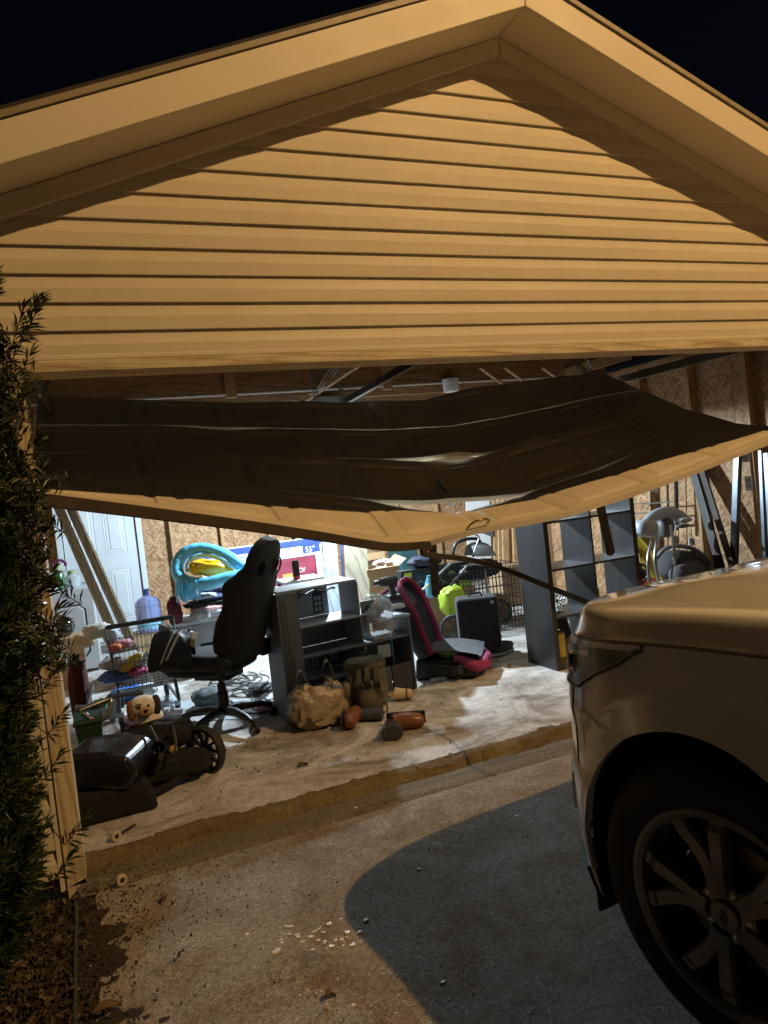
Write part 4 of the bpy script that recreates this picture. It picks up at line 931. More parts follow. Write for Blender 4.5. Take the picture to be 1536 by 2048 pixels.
# ---- side table with a can
tt = thing('side_table', 'small white topped table behind the gaming chair', 'table', (1.25, 2.45, FZ))
tc = P(598, 1158, y=2.45); tz2 = tc.z
obj('tabletop', MB().box((tc.x-.17, 2.3, tz2-.012), (tc.x+.17, 2.6, tz2+.008)), M('white laminate', (.62,.66,.68), .4), tt, bevel=.003)
for dx in (-.14, .14):
    for dyy in (2.33, 2.57): obj('leg', MB().bar((tc.x+dx, dyy, FZ), (tc.x+dx, dyy, tz2-.013), .025, .025), BLACKM, tt)
cn = Vector((tc.x-.03, 2.40, tz2+.008)); cnn = thing('drink_can', 'tall dark drink can standing on the white topped table', 'can', cn)
obj('can', MB().lathe([(.026, 0), (.030, .006), (.030, .135), (.024, .15), (.024, .153), (0, .152)], 18, T(cn), cap=False), M('dark can print', (.06,.045,.04), .25, metal=.5, vs=30, var=.5), cnn, smooth=30)
obj('can_base', MB().lathe([(.0305, .0), (.0305, .028)], 18, T(cn), cap=False), M('red can band', (.35,.03,.03), .3, metal=.4), cnn, smooth=30)
# ---- panels leaning at the back
for k, (p0, p1, y, c, lab) in enumerate((((652, 1000), (668, 1230), 3.6, (.42,.50,.58), 'pale blue grey panel standing beside the television carton'),
                                   ((676, 1000), (690, 1230), 3.55, (.06,.07,.14), 'thin navy edged panel between the pale panels'),
                                   ((705, 1000), (718, 1235), 3.4, (.58,.53,.40), 'cream wood panel standing left of the open carton'))):
    a = P(*p0, y=y+.25); b = P(*p1, y=y); w_ = (.15, .03, .24)[k]; b.z = FZ
    single('standing_panel', MB().bar(a, b, w_, .02, (0, -1, 0)), wood('panel face %d' % k, tuple(v*.85 for v in c), c, 'z', .6, .5, .06), lab, 'panel', 'panels standing at the back', bevel=.002)
# ---- toy house shelf
th = thing('toy_house_shelf', 'grey stepped play house shelf printed with windows and doors', 'shelf unit', (1.03, 1.41, FZ), R(6.5))
TG = M('grey blue printed board', (.18,.195,.21), .5, var=.08, bp=.05); TGL = M('pale inside board', (.40,.44,.47), .5, var=.06); TGD = M('dark printed ink', (.035,.035,.04), .6)
def tb(name, lo, hi, mat=TG, par=th, **k): return obj(name, MB().box(lo, hi), mat, par, world=False, bevel=.002, **k)
D = .30
tb('side_panel', (0, 0, 0), (.014, D, .85)); 
fr_ = tb('front_pilaster', (.016, .0, 0), (.145, .016, .85))
for x in (.03, .052): tb('moulding', (x, -.006, .12), (x+.012, -.001, .80), M('tan strip', (.20,.17,.13), .5), fr_)
tb('clear_sleeve', (.075, -.006, .30), (.135, -.0015, .52), M('clear sleeve', (.2,.21,.22), .25), fr_)
tb('top_shelf', (.016, .018, .851), (.60, D+.01, .866), TGL)
tb('shelf_board', (.147, .002, .60), (.72, D, .614), TGL); tb('shelf_board', (.147, .002, .395), (.97, D, .409), TG); tb('shelf_board', (.147, .002, .215), (.60, D, .228), TG)
tb('divider', (.586, .004, .615), (.60, D, .85), TG); tb('divider', (.60, .004, .0), (.614, D, .394), TG); tb('divider', (.60, .02, .41), (.612, D, .598), TG)
tb('side_panel', (.972, 0, 0), (.986, D, .535)); tb('top_shelf', (.72, .0, .536), (.99, D, .55), TGL)
bp1 = tb('back_panel', (.147, D-.01, .616), (.49, D-.001, .85), TGL); bp2 = tb('back_panel', (.147, D-.01, .229), (.60, D-.001, .394), TG); tb('back_panel', (.147, D-.01, .411), (.60, D-.001, .598), TG); tb('back_panel', (.616, D-.01, .01), (.97, D-.001, .394), TG); tb('back_panel', (.147, D-.01, .01), (.598, D-.001, .214), TG)
tb('back_panel', (.616, D-.01, .411), (.80, D-.001, .534), TG)
def house(x, z, w_, h, par, y):
    obj('printed_window', MB().prism([(x, z), (x+w_, z), (x+w_, z+h*.75), (x+w_/2, z+h), (x, z+h*.75)], y-.003, y-.001), TGD, par, world=False)
    for i in range(2):
        for j in range(3): obj('printed_pane', MB().box((x+w_*(.14+.4*i), y-.005, z+h*(.06+.22*j)), (x+w_*(.44+.4*i), y-.004, z+h*(.22+.22*j))), TGL, par, world=False)
house(.37, .635, .075, .18, bp1, D-.01); house(.30, .25, .08, .12, bp2, D-.01); house(.44, .25, .10, .12, bp2, D-.01)
obj('printed_awning', MB().prism([(.20, .80), (.30, .82), (.29, .77), (.25, .745), (.21, .77)], D-.014, D-.012), M('mauve ink', (.15,.13,.14), .6), bp1, world=False)
for k in range(12): tb('rug_stripe', (.20+.024*k, .06, .4095), (.208+.024*k, .22, .4108), TGD)
fr2 = tb('gable_panel', (.616, .02, .536), (.72, .034, .70), TG); house(.635, .56, .06, .11, fr2, .02)
tb('window_cutout', (.80, .012, .46), (.88, .03, .53), TGL); tb('window_cutout', (.70, -.002, .28), (.80, .008, .37), TGL)
tb('drawer_front', (.62, .004, .02), (.79, .016, .21), TG); tb('drawer_front', (.80, .004, .02), (.96, .016, .21), M('brown grey board', (.12,.10,.085), .6))
def on_house(px, py, z): return P(px, py, z=z)
a = P(668, 1192, z=.94)
pts = [P(600+10*i, 1187-1.4*i+3*math.sin(i*1.7), z=.942) for i in range(8)]
single('extension_lead', MB().tube(smoothpath(pts, 40), .006, 6), BLACK, 'short black cord lying on top of the toy house shelf', 'cord', smooth=True)
# ---- bag of clothes and drill on the shelf
pb = P(752, 1235, y=1.60); bag = thing('clear_bag', 'clear plastic bag of clothes on the toy house shelf', 'bag', Vector((pb.x, 1.6, .49)))
obj('film', fold(pb+Vector((0, -.03, 0)), (.12, .11, .17), 41, .2, 34, .85), film('thin clear film', (.70,.73,.75), .42), bag, smooth=True)
for i, (dx, dz, r, c) in enumerate(((.0, .06, .05, (.08,.04,.10)), (-.02, .01, .055, (.30,.06,.14)), (.02, -.06, .05, (.45,.16,.28)), (.03, .05, .04, (.05,.06,.12)))):
    obj('garment', fold(pb+Vector((dx, 0, dz)), (r, r*.8, r*.75), 50+i, .3, 16, .9), M('bag cloth %d' % i, c, .9, bp=.6, bs=60), bag, smooth=True)
dp = P(772, 1163, y=1.66); dl = thing('cordless_drill', 'black cordless drill lying on the clear bag', 'drill', dp)
DK = M('drill grey', (.03,.03,.032), .45)
obj('motor_body', MB().lathe([(.012, -.10), (.016, -.06), (.03, -.055), (.034, 0), (.034, .075), (.026, .09), (0, .092)], 16, T(dp) @ Rz(R(8)) @ Ry(R(90)), cap=False), DK, dl, smooth=30)
obj('grip', MB().bar(dp+Vector((.03, 0, -.02)), dp+Vector((.05, 0, -.11)), .04, .045, (0,1,0)), DK, dl, bevel=.01)
obj('battery', MB().cbox(dp+Vector((.05, 0, -.125)), (.10, .07, .04)), DK, dl, bevel=.006)
obj('chuck', MB().lathe([(.02, 0), (.02, .035)], 14, T(dp+Vector((-.09, 0, 0))) @ Ry(R(90))), STEEL, dl, smooth=30)
single('crumpled_tissue', fold(P(795, 1212, y=1.6), (.05, .04, .018), 61, .4, 16), M('white tissue', (.6,.62,.62), .9), 'crumpled white paper on the low right end of the shelf', 'paper', smooth=True)
# ---- bags and boots on the floor before the shelf
tbag = thing('tan_plastic_bag', 'tan plastic carrier bag slumped at the foot of the shelf', 'bag', (1.17, 1.24, FZ))
TPB = M('tan film', (.30,.24,.16), .35, bp=.8, bs=14, spec=.7, bd=.02)
obj('bag_body', fold((1.18, 1.24, .185), (.185, .13, .145), 71, .2, 44, .75, FZ+.003, None, 3.4), TPB, tbag, smooth=True)
for s, h in ((-1, .44), (1, .47)):
    obj('handle_loop', MB().grid(lambda u, v: (1.18+s*.09+.045*math.cos(math.pi*u)*(1-.3*v), 1.22+.03*v, .27+(h-.29)*math.sin(math.pi*u)+.012*v), 16, 3), TPB, tbag, smooth=True)
obj('dark_cloth', fold((1.19, 1.27, .31), (.09, .06, .05), 72, .3, 16), FABK, tbag, smooth=True)
single('black_shoe', fold((1.035, 1.29, .115), (.055, .11, .05), 73, .12, 18, .8, FZ+.002), BLACK, 'black shoe against the shelf foot behind the tan bag', 'shoe', smooth=True)
CAMO = M('olive drab canvas', (.115,.10,.065), .85, var=.5, vs=13, bp=.6, bs=180); CAMD = M('dark olive webbing', (.055,.05,.035), .85, bp=.5, bs=200)
bpk = thing('backpack', 'olive drab backpack with dangling straps beside the tan bag', 'backpack', (1.56, 1.33, FZ), R(-14))
def BL(n_, mb, m_, par=bpk, **k): return obj(n_, mb, m_, par, world=False, **k)
BL('main_body', fold((0, 0, .175), (.135, .085, .175), 81, .07, 36, .55, .002), CAMO, smooth=True)
BL('front_pocket', fold((.01, -.085, .12), (.095, .05, .10), 82, .07, 28, .55, .004), CAMO, smooth=True)
BL('side_pocket', fold((-.135, -.02, .13), (.035, .06, .09), 83, .08, 20, .6), CAMO, smooth=True)
BL('top_flap', fold((0, -.01, .315), (.14, .09, .04), 84, .1, 28, .6), CAMO, smooth=True)
for x, zb in ((-.055, .06), (.0, .16), (.06, .05)):
    s_ = BL('strap', MB().grid(lambda u, v: (x-.014+.028*v, -.10-.045*math.sin(min(1, u*1.3)*2.2)+.01*u, .31-(.31-zb)*u), 12, 3), CAMD, smooth=True)
    BL('buckle', MB().cbox((x, -.145, .20), (.036, .012, .03)), BLACK, s_, bevel=.003)
BL('haul_loop', MB().tube([(-.03, .04, .34), (-.02, .04, .375), (.02, .04, .375), (.03, .04, .34)], .008, 6), CAMD, smooth=True)
def boot(loc, rot, label, fy=1):
    b = thing('rubber_boot', label, 'boot', loc, group='rubber boots on the garage floor', rot=rot)
    def BB(n_, mb, m_, **k):
        mb.v = [Vector((p.x, p.y*fy, p.z)) for p in mb.v]; return obj(n_, mb, m_, b, world=False, **k)
    # lying on its side: local x along the shaft, foot turned to +y
    BB('foot', MB().tube([(-.015, -.02, .052), (-.03, .03, .052), (-.035, .09, .050), (-.035, .14, .046), (-.035, .168, .042)], [.050, .052, .049, .044, .024], 16), BROWNR, smooth=True)
    BB('shaft', MB().tube([(-.02, -.018, .052), (.04, -.015, .054), (.10, -.012, .058), (.155, -.01, .060), (.157, -.01, .060), (.10, -.01, .057)], [.050, .050, .055, .058, .053, .048], 16, cap=False), M('dark grey rubber', (.04,.042,.044), .45, bp=.2), smooth=30).data.transform(Matrix.Diagonal((1, 1.12, .74, 1)))
    BB('sole', MB().box((-.092, -.066, .012), (-.078, .175, .092)), RUBBER, bevel=.006)
    BB('pull_loop', MB().tube([(.15, -.04, .10), (.185, -.05, .09), (.185, -.05, .04), (.15, -.04, .03)], .006, 5), CAMD, smooth=True)
boot((1.41, 1.13, FZ), (0, 0, R(-28)), 'brown and black rubber boot lying against the tan bag', -1)
boot((1.535, .80, FZ), (0, 0, R(-118)), 'brown toed rubber boot lying alone on the open floor')
# ---- cup and flat board
cu = thing('paper_cup', 'tan paper cup lying on its side before the shelf', 'cup', (1.83, 1.33, FZ), R(-30))
prof = [(.029, 0), (.030, .002), (.043, .118), (.045, .12), (.043, .122), (.0415, .118), (.028, .004), (0, .004)]
cm = T(.05, 0, .043) @ Ry(R(-86))
obj('cup_wall', MB().lathe(prof, 26, cm, cap=False), M('tan paper', (.46,.36,.22), .7, var=.06), cu, world=False, smooth=40)
obj('printed_band', MB().lathe([(.0345, .03), (.0362, .043)], 26, cm, cap=False), M('brown ink', (.10,.06,.03), .7), cu, world=False, smooth=True)
single('flat_board', MB().box((0, 0, .0), (.24, .26, .022), T(1.70, 1.45, FZ+.002) @ Rz(R(5))), M('tan board', (.33,.25,.16), .7), 'tan flat board on the floor between backpack and child seat', 'board', bevel=.002)
# ---- child car seat
cs_ = thing('child_car_seat', 'pink and grey child car seat resting on the floor by the shelf', 'car seat', (2.33, 1.75, FZ), R(-127))
def CS(n_, mb, m_, par=cs_, **k): return obj(n_, mb, m_, par, world=False, **k)
GS = M('light grey fabric', (.11,.115,.12), .85, bp=.4, bs=200); DS = M('charcoal fabric', (.045,.05,.055), .85, bp=.4, bs=200)
cbm = T(0, -.12, .15) @ Rx(R(30)) @ Matrix.Diagonal((1, 1, .86, 1))
CH = np.array([(0, .19), (.1, .215), (.25, .215), (.38, .225), (.46, .235), (.55, .225), (.62, .185), (.66, .10)])
def shell(u, v, sc_=1., off=0, h0=0., h1=.66):
    h = h0+(h1-h0)*v; a = (u-.5)*2; w_ = float(np.interp(h, CH[:,0], CH[:,1]))*sc_
    return cbm @ Vector((w_*math.sin(a*1.15)/math.sin(1.15), .17*(abs(a)**2.2)*(.65+.5*min(1, h/.4))+off, h))
sh_ = MB().grid(shell, 30, 24); sh_.grid(lambda u, v: shell(u, v, 1.06, -.045), 30, 24, flip=True)
for g in (lambda u, v: shell(0, u).lerp(shell(0, u, 1.06, -.045), v), lambda u, v: shell(1, u).lerp(shell(1, u, 1.06, -.045), v), lambda u, v: shell(u, 1).lerp(shell(u, 1, 1.06, -.045), v)): sh_.grid(g, 24, 2)
CS('back_shell', sh_, DS, smooth=50)
CS('piping', MB().tube([shell(0, v/20) for v in range(21)]+[shell(u/16, 1) for u in range(1, 16)]+[shell(1, 1-v/20) for v in range(21)], .022, 8), PINK, smooth=True)
CS('headrest', MB().grid(lambda u, v: shell(.12+.76*u, v, .92, .035, .42, .63), 24, 8).grid(lambda u, v: shell(.12+.76*u, v, .95, .0, .42, .63), 24, 8, flip=True), GS, smooth=50)
CS('back_pad', MB().grid(lambda u, v: shell(.28+.44*u, v, .95, .03+.008*math.sin(v*12), .04, .40), 16, 14), GS, smooth=True)
for u in (.40, .60): CS('harness_strap', MB().grid(lambda a, v: shell(u-.025+.05*a, v, .95, .052, .06, .40), 4, 12), BLACK, smooth=True)
CS('logo_badge', MB().cbox(cbm @ Vector((-.13, .10, .54)), (.03, .012, .018)), BLACK, bevel=.003)
CS('base', MB().prism([(-.18, .0), (.30, .0), (.28, .06), (.12, .15), (-.16, .16)], -.17, .17, Rz(R(90))), BLACK, bevel=.02)
CS('seat_pad', MB().grid(lambda u, v: ((u-.5)*.40, -.10+.42*v, .17+.05*(abs(u-.5)*2)**2+.03*math.sin(v*2.6)-.05*v), 14, 12).grid(lambda u, v: ((u-.5)*.40, -.10+.42*v, .13-.05*v), 4, 4), GS, smooth=50)
CS('front_bolster', MB().tube([(-.19, .14, .16), (-.20, .30, .10), (-.10, .345, .085), (.10, .345, .085), (.20, .30, .10), (.19, .14, .16)], [.035, .045, .045, .045, .045, .035], 10), PINK, smooth=True)
CS('cup_holder', MB().lathe([(.045, 0), (.05, .07), (.042, .07), (.038, .01), (0, .01)], 18, T(.22, .16, .06), cap=False), BLACK, smooth=40)
single('phone_charger', MB().cbox((2.22, 1.60, FZ+.012), (.11, .055, .018), ).tube([(2.28, 1.6, FZ+.01), (2.36, 1.52, FZ+.008), (2.5, 1.5, FZ+.008), (2.62, 1.46, FZ+.008)], .004, 5), M('pale plastic', (.5,.5,.5), .4), 'small pale plastic box beside the child seat base', 'box')
# ---- suitcase
su = thing('black_suitcase', 'upright black soft suitcase between child seat and bookcase', 'suitcase', (2.79, 1.93, FZ), R(-24))
def SU(n_, mb, m_, par=su, **k): return obj(n_, mb, m_, par, world=False, **k)
SU('shell', MB().box((-.17, -.03, .03), (.17, .19, .50)), FABK, bevel=.03, bseg=3)
SU('front_pocket', MB().prism([(-.115, .06), (.125, .06), (.125, .36), (.09, .42), (-.07, .42), (-.115, .36)], -.055, -.031), FABK, bevel=.012)
SU('zip', MB().tube([(-.12, -.034, .055), (.13, -.034, .055), (.13, -.034, .36), (.093, -.034, .426), (-.073, -.034, .426), (-.12, -.034, .36)], .005, 6, closed=True), BLACKM)
SU('handle', MB().tube([(-.05, .08, .50), (-.045, .08, .525), (.045, .08, .525), (.05, .08, .50)], .009, 8), BLACK, smooth=True)
SU('badge', MB().lathe([(.017, 0), (.015, .004), (0, .004)], 16, T(.12, -.031, .455) @ Rx(R(90)), cap=False), STEEL)
for x in (-.13, .13): SU('wheel', MB().lathe([(.03, -.012), (.03, .012)], 14, T(x, .17, .03) @ Ry(R(90))), RUBBER, smooth=30)
# ---- sneaker and floor bits by the bookcase
sn = thing('sneaker', 'dark sneaker with orange trim lying before the suitcase', 'shoe', P(1008, 1306, z=FZ+.02))
sp_ = P(1006, 1308, z=FZ)
obj('upper', fold(sp_+Vector((.0, 0, .055)), (.13, .055, .05), 91, .14, 24, .8, FZ+.02, Rz(R(25))), M('dark mesh', (.03,.035,.045), .8, bp=.5, bs=200), sn, smooth=True)
obj('sole', fold(sp_+Vector((-.01, 0, .02)), (.14, .06, .02), 92, .05, 24, .6, FZ+.002, Rz(R(25))), M('grey rubber sole', (.22,.23,.24), .6), sn, smooth=True)
obj('trim', fold(sp_+Vector((-.05, -.03, .05)), (.045, .022, .028), 93, .2, 14), M('orange trim', (.34,.13,.04), .6), sn, smooth=True)
# ---- stroller behind
so_ = thing('folded_stroller', 'grey canopied stroller standing behind the wire crate', 'stroller', P(930, 1200, y=3.0))
def SP(px, py, y=3.0): return P(px, py, y=y)
AL = M('silver tube', (.5,.51,.52), .3, metal=.9)
obj('canopy', MB().grid(lambda u, v: SP(952, 1112)+Vector((-.02+.22*math.sin(v*2.2)*1.0*(1 if True else 0)*(.25+v)-.05, .24*(u-.5), .14*math.sin(u*math.pi)*math.cos((v-.35)*1.7)+.03*(1-v)-.02)), 16, 16), M('grey canopy', (.25,.26,.28), .8, bp=.3), so_, smooth=True)
obj('canopy_edge', MB().tube(smoothpath([SP(905, 1110), SP(912, 1088), SP(935, 1078), SP(958, 1080), SP(958, 1098), SP(945, 1112)], 24), .017, 8), BLACK, so_, smooth=True)
obj('push_handle', MB().tube(smoothpath([SP(948, 1105, 2.9), SP(955, 1085, 2.9), SP(958, 1074, 2.9), SP(950, 1070, 2.9)], 14), .008, 6), AL, so_, smooth=True)
obj('seat_fabric', fold(SP(945, 1140, 3.1), (.30, .18, .10), 95, .18, 28, .8), FABK, so_, smooth=True)
obj('hood_fold', fold(SP(850, 1122, 3.1), (.17, .12, .055), 96, .15, 24, .8), M('navy hood', (.03,.035,.06), .4, bp=.2), so_, smooth=True)
for a, b in (((945, 1118), (868, 1210)), ((900, 1128), (845, 1180)), ((965, 1120), (985, 1230))):
    e = SP(*b, 2.85); e.z = max(e.z, FZ+.09); obj('frame_tube', MB().tube([SP(*a, 2.95), e], .012, 8), AL, so_, smooth=True)
for px, py, y, r in ((905, 1225, 2.6, .13), (1000, 1235, 2.9, .13), (858, 1205, 3.2, .10)):
    c = SP(px, py, y); c.z = FZ+r
    w_ = obj('wheel', MB().lathe([(r*.75, -.018), (r*.95, -.018), (r, 0), (r*.95, .018), (r*.75, .018)], 26, T(c) @ Rz(R(-25)) @ Rx(R(90)), cap=False), RUBBER, so_, smooth=40)
    sk = MB()
    for k in range(6): sk.bar(c, c+Rz(R(-25)) @ Vector((math.cos(k*1.047)*r*.8, 0, math.sin(k*1.047)*r*.8)), .016, .012)
    obj('spokes', sk, BLACK, w_)
single('hanging_cloth', fold(P(864, 1096, y=3.5), (.05, .05, .07), 97, .25, 16), M('coral cloth', (.55,.05,.09), .8), 'coral red cloth hanging behind the torn strap', 'cloth', smooth=True)
# ---- cartons and bags behind the child seat
oc = thing('open_carton', 'open brown carton with crumpled paper behind the drill', 'carton', (2.66, 3.6, FZ))
a = P(728, 1090, y=3.5); b = P(800, 1150, y=3.5)
obj('box', MB().box((a.x, 3.5, FZ), (b.x, 3.85, b.z+.10)), CARD, oc)
obj('flap', MB().bar(((a.x+b.x)/2, 3.86, b.z+.23), ((a.x+b.x)/2, 3.85, b.z+.10), b.x-a.x, .006, (0, -1, 0)), CARD, oc)
obj('flap', MB().add([(b.x, 3.5, b.z+.10), (b.x, 3.85, b.z+.10), (b.x+.09, 3.8, b.z+.19), (b.x+.09, 3.5, b.z+.16), (b.x+.004, 3.5, b.z+.10), (b.x+.094, 3.5, b.z+.16)], [(0,1,2,3), (0,3,5,4)]), CARD, oc)
obj('packing_paper', fold(((a.x+b.x)/2, 3.66, b.z+.12), (.15, .12, .055), 101, .35, 24), M('buff paper', (.58,.46,.36), .85, bp=.6, bs=20), oc, smooth=True)
single('teal_chest', MB().box((P(800, 1100, y=4.3).x, 4.3, FZ), (P(835, 1100, y=4.3).x, 4.7, P(815, 1078, y=4.3).z)), M('dark teal', (.015,.055,.065), .6), 'dark teal trunk standing behind the open carton', 'trunk', bevel=.01)
gb = thing('game_carton', 'black printed carton with lime patch behind the child seat', 'carton', (2.9, 3.05, FZ))
a = P(806, 1190, y=3.0); b = P(940, 1140, y=3.0)
obj('box', MB().box((a.x, 3.0, a.z-.02), (b.x, 3.12, a.z+.22)), M('black print', (.02,.025,.028), .4, vs=40, var=.8), gb)
obj('patch', MB().box((a.x+.03, 2.996, a.z+.155), (a.x+.11, 2.999, a.z+.20)), M('lime print', (.38,.55,.05), .5), gb)
doo = MB()
for k in range(12):
    x = a.x+.16+random.random()*.38; z = a.z+.03+random.random()*.12; doo.tube([(x, 2.997, z), (x+.03, 2.997, z+.03), (x+.06, 2.997, z+.005)], .003, 4)
obj('drawing', doo, M('pale green ink', (.35,.45,.25), .5), gb)
obj('lime_edge', MB().box((b.x-.14, 2.995, a.z-.015), (b.x-.005, 2.999, a.z+.05)), M('lime print', (.38,.55,.05)), gb)
single('brown_carton', MB().box((a.x-.02, 2.98, FZ), (b.x+.02, 3.2, a.z-.022)), CARD, 'plain carton under the black printed carton', 'carton')
single('lime_bag', fold(P(905, 1200, y=2.75), (.12, .10, .13), 103, .22, 30, .8, FZ+.002), LIME, 'crumpled lime green bag behind the child seat', 'bag', smooth=True)
single('teal_bottle', MB().lathe([(.04, 0), (.045, .02), (.045, .14), (.02, .19), (.02, .21)], 16, T(P(862, 1195, y=2.9))), M('teal plastic', (.10,.30,.40), .3), 'pale teal bottle beside the lime bag', 'bottle', smooth=40)
# ---- wire crate with cartons
wc = thing('wire_crate', 'black wire dog crate panel left of the tall bookcase', 'crate', (3.3, 2.75, FZ))
CWK = M('black wire', (.02,.02,.022), .4)
def wpanel(name, A, B, h, nu, nv):
    mb = MB(); A, B = Vector(A), Vector(B); up = Vector((0, 0, h))
    for i in range(nu+1): wire(mb, A.lerp(B, i/nu), A.lerp(B, i/nu)+up, .0035)
    for j in range(nv+1): wire(mb, A+up*(j/nv), B+up*(j/nv), .0045)
    obj(name, mb, CWK, wc)
wpanel('front_grid', (2.98, 2.72, FZ), (3.72, 2.62, FZ), .60, 20, 7); wpanel('rear_grid', (3.05, 3.25, FZ), (3.80, 3.18, FZ), .60, 20, 7)
wpanel('side_grid', (3.72, 2.62, FZ), (3.80, 3.18, FZ), .60, 14, 7)
obj('tray', MB().box((3.0, 2.74, FZ), (3.72, 3.14, FZ+.02)), M('grey tray', (.35,.38,.4), .5), wc)
for k, (px, py, y, s, lab) in enumerate(((995, 1205, 2.95, (.30, .26, .24), 'brown carton inside the wire crate'), (1035, 1190, 3.6, (.34, .3, .42), 'torn brown carton behind the wire crate'), (955, 1220, 3.0, (.16, .2, .2), 'small tan carton at the crate left end'))):
    c = P(px, py, y=y); single('carton', MB().box((c.x-s[0]/2, y, FZ+.022), (c.x+s[0]/2, y+s[1], FZ+.022+s[2])), CARD, lab, 'carton', 'cartons around the wire crate')
single('leaning_sheet', MB().bar(P(955, 1000, y=5.4), P(960, 1150, y=5.2), .36, .03, (0, -1, 0)), WHITEP, 'tall white panel behind the stroller canopy', 'panel')
for k, (px, px2, y) in enumerate(((1000, 1004, 4.3), (1010, 1012, 4.25), (1019, 1018, 4.35), (1028, 1034, 4.2), (992, 994, 4.5))):
    a = P(px, 1000, y=y+.3); b = P(px2, 1150, y=y); d = (b-a); b = a+d*((FZ-a.z)/d.z)
    single('plank', MB().bar(a, b, .085, .03, (0, -1, 0)), wood('pine plank upright', (.26,.14,.06), (.48,.30,.15), 'z'), '%s pine plank standing left of the bookcase top' % ('second', 'third', 'fourth', 'rightmost', 'leftmost')[k], 'plank', 'planks standing by the bookcase')
# ---- cube bookcase
bc = thing('cube_bookcase', 'tall dark brown cube bookcase with an open back', 'bookcase', (2.987, 1.18, FZ), R(1.0))
BW = wood('black brown veneer', (.018,.017,.017), (.036,.034,.034), 'z', .33, .7, .05)
W_, D_, PIT_, TH_ = .86, .37, .352, .04
def BK(n_, lo, hi, par=bc): return obj(n_, MB().box(lo, hi), BW, par, world=False, bevel=.002)
BK('side_panel', (0, 0, 0), (TH_, D_, 1.50)); BK('side_panel', (W_-TH_, 0, 0), (W_, D_, 1.50))
BK('bottom_board', (TH_, .001, 0), (W_-TH_, D_-.001, TH_)); BK('top_board', (TH_, .001, 1.46), (W_-TH_, D_-.001, 1.50))
for j in range(1, 4):
    for x in (TH_, W_/2+.009): BK('shelf_board', (x, .003, TH_+PIT_*j-.016), (x+W_/2-TH_-.009, D_-.003, TH_+PIT_*j))
BK('divider', (W_/2-.008, .002, TH_), (W_/2+.008, D_-.002, 1.459))
def on_bc(x, y, z): return bc.matrix_basis @ Vector((x, y, z))
c = on_bc(.17, .16, TH_+PIT_+.001); fk = thing('snowflake_ornament', 'white snowflake ornament on the bookcase shelf, second row', 'ornament', c)
fm = MB()
for k in range(8):
    d = Vector((math.cos(k*math.pi/4), 0, math.sin(k*math.pi/4))); o_ = c+Vector((0, 0, .085)); fm.bar(o_, o_+d*.08, .008, .008, (0,1,0))
    for f_, l_ in ((.45, .035), (.75, .022)):
        for s in (-1, 1):
            q = Vector((math.cos(k*math.pi/4+s*.9), 0, math.sin(k*math.pi/4+s*.9))); fm.bar(o_+d*.08*f_, o_+d*.08*f_+q*l_, .006, .006, (0,1,0))
obj('flake', fm, WHITEP, fk); obj('foot', MB().cbox(c+Vector((0, 0, .005)), (.06, .04, .01)), WHITEP, fk)
c = on_bc(.12, .20, TH_+.001); single('yellow_carton', MB().box(c+Vector((-.06, -.04, 0)), c+Vector((.09, .08, .20))), M('yellow print', (.42,.33,.06), .6, vs=8, var=.35), 'yellow carton in the bottom left cube of the bookcase', 'carton', bevel=.002)
c = on_bc(.50, .14, TH_+PIT_+.002); single('greeting_card', MB().bar(c+Vector((0, 0, .12)), c, .10, .003, (-.3, -1, 0)), M('white printed card', (.66,.68,.70), .6, vs=25, var=.3), 'white printed card standing in the bookcase right column', 'card')
c = on_bc(.30, .22, TH_+.001); single('rolled_mat', MB().bar(c, c+Vector((-.06, .02, .29)), .10, .05, (0, -1, 0)), M('dark slate mat', (.05,.055,.06), .8), 'dark mat leaning in the bottom left cube beside the yellow carton', 'mat', bevel=.015)
single('clear_bottle', MB().lathe([(.03, 0), (.033, .01), (.033, .13), (.013, .17), (.013, .19)], 16, T(on_bc(.52, .1, TH_+.001))), M('milky plastic', (.5,.53,.55), .2, alpha=.8), 'milky plastic bottle in the bottom right cube behind the bonnet', 'bottle', smooth=40)
# ---- baby swing
bs_ = thing('baby_swing', 'white and grey baby swing with a hanging mobile by the side wall', 'baby swing', P(1330, 1180, y=1.6))
def Q(px, py, y=1.6): return P(px, py, y=y)
SW = M('swing plastic', (.50,.55,.60), .4, var=.05)
obj('motor_housing', fold(Q(1290, 1057, 1.5), (.10, .09, .075), 111, .03, 24, .7, None, Ry(R(8))), SW, bs_, smooth=True)
obj('arch', MB().tube(smoothpath([Q(1288, 1048), Q(1308, 1032), Q(1335, 1025), Q(1358, 1031), Q(1372, 1040)], 24), [.035+.018*math.sin(i/23*3.14) for i in range(24)], 12), SW, bs_, smooth=True)
obj('arch_underside', fold(Q(1330, 1055, 1.62), (.075, .07, .085), 112, .06, 22, .8), M('swing grey', (.13,.135,.14), .5), bs_, smooth=True)
for a, b, c in (((1273, 1068), (1266, 1100), (1264, 1150)), ((1306, 1075), (1296, 1120), (1302, 1185)), ((1316, 1072), (1310, 1120), (1322, 1180)), ((1342, 1050), (1348, 1100), (1352, 1150))):
    e = Q(*c, 1.45); f_ = Vector((e.x+(e.x-Q(*b, 1.45).x)*1.2, 1.42, FZ+.012)); obj('leg', MB().tube(smoothpath([Q(*a, 1.5), Q(*b, 1.45), e, f_], 20), .014, 8), AL, bs_, smooth=True)
obj('seat_shell', fold(Q(1368, 1135, 1.55), (.24, .16, .15), 113, .05, 30, .8, None, Ry(R(14))), M('charcoal pad', (.065,.065,.068), .8, bp=.3), bs_, smooth=True)
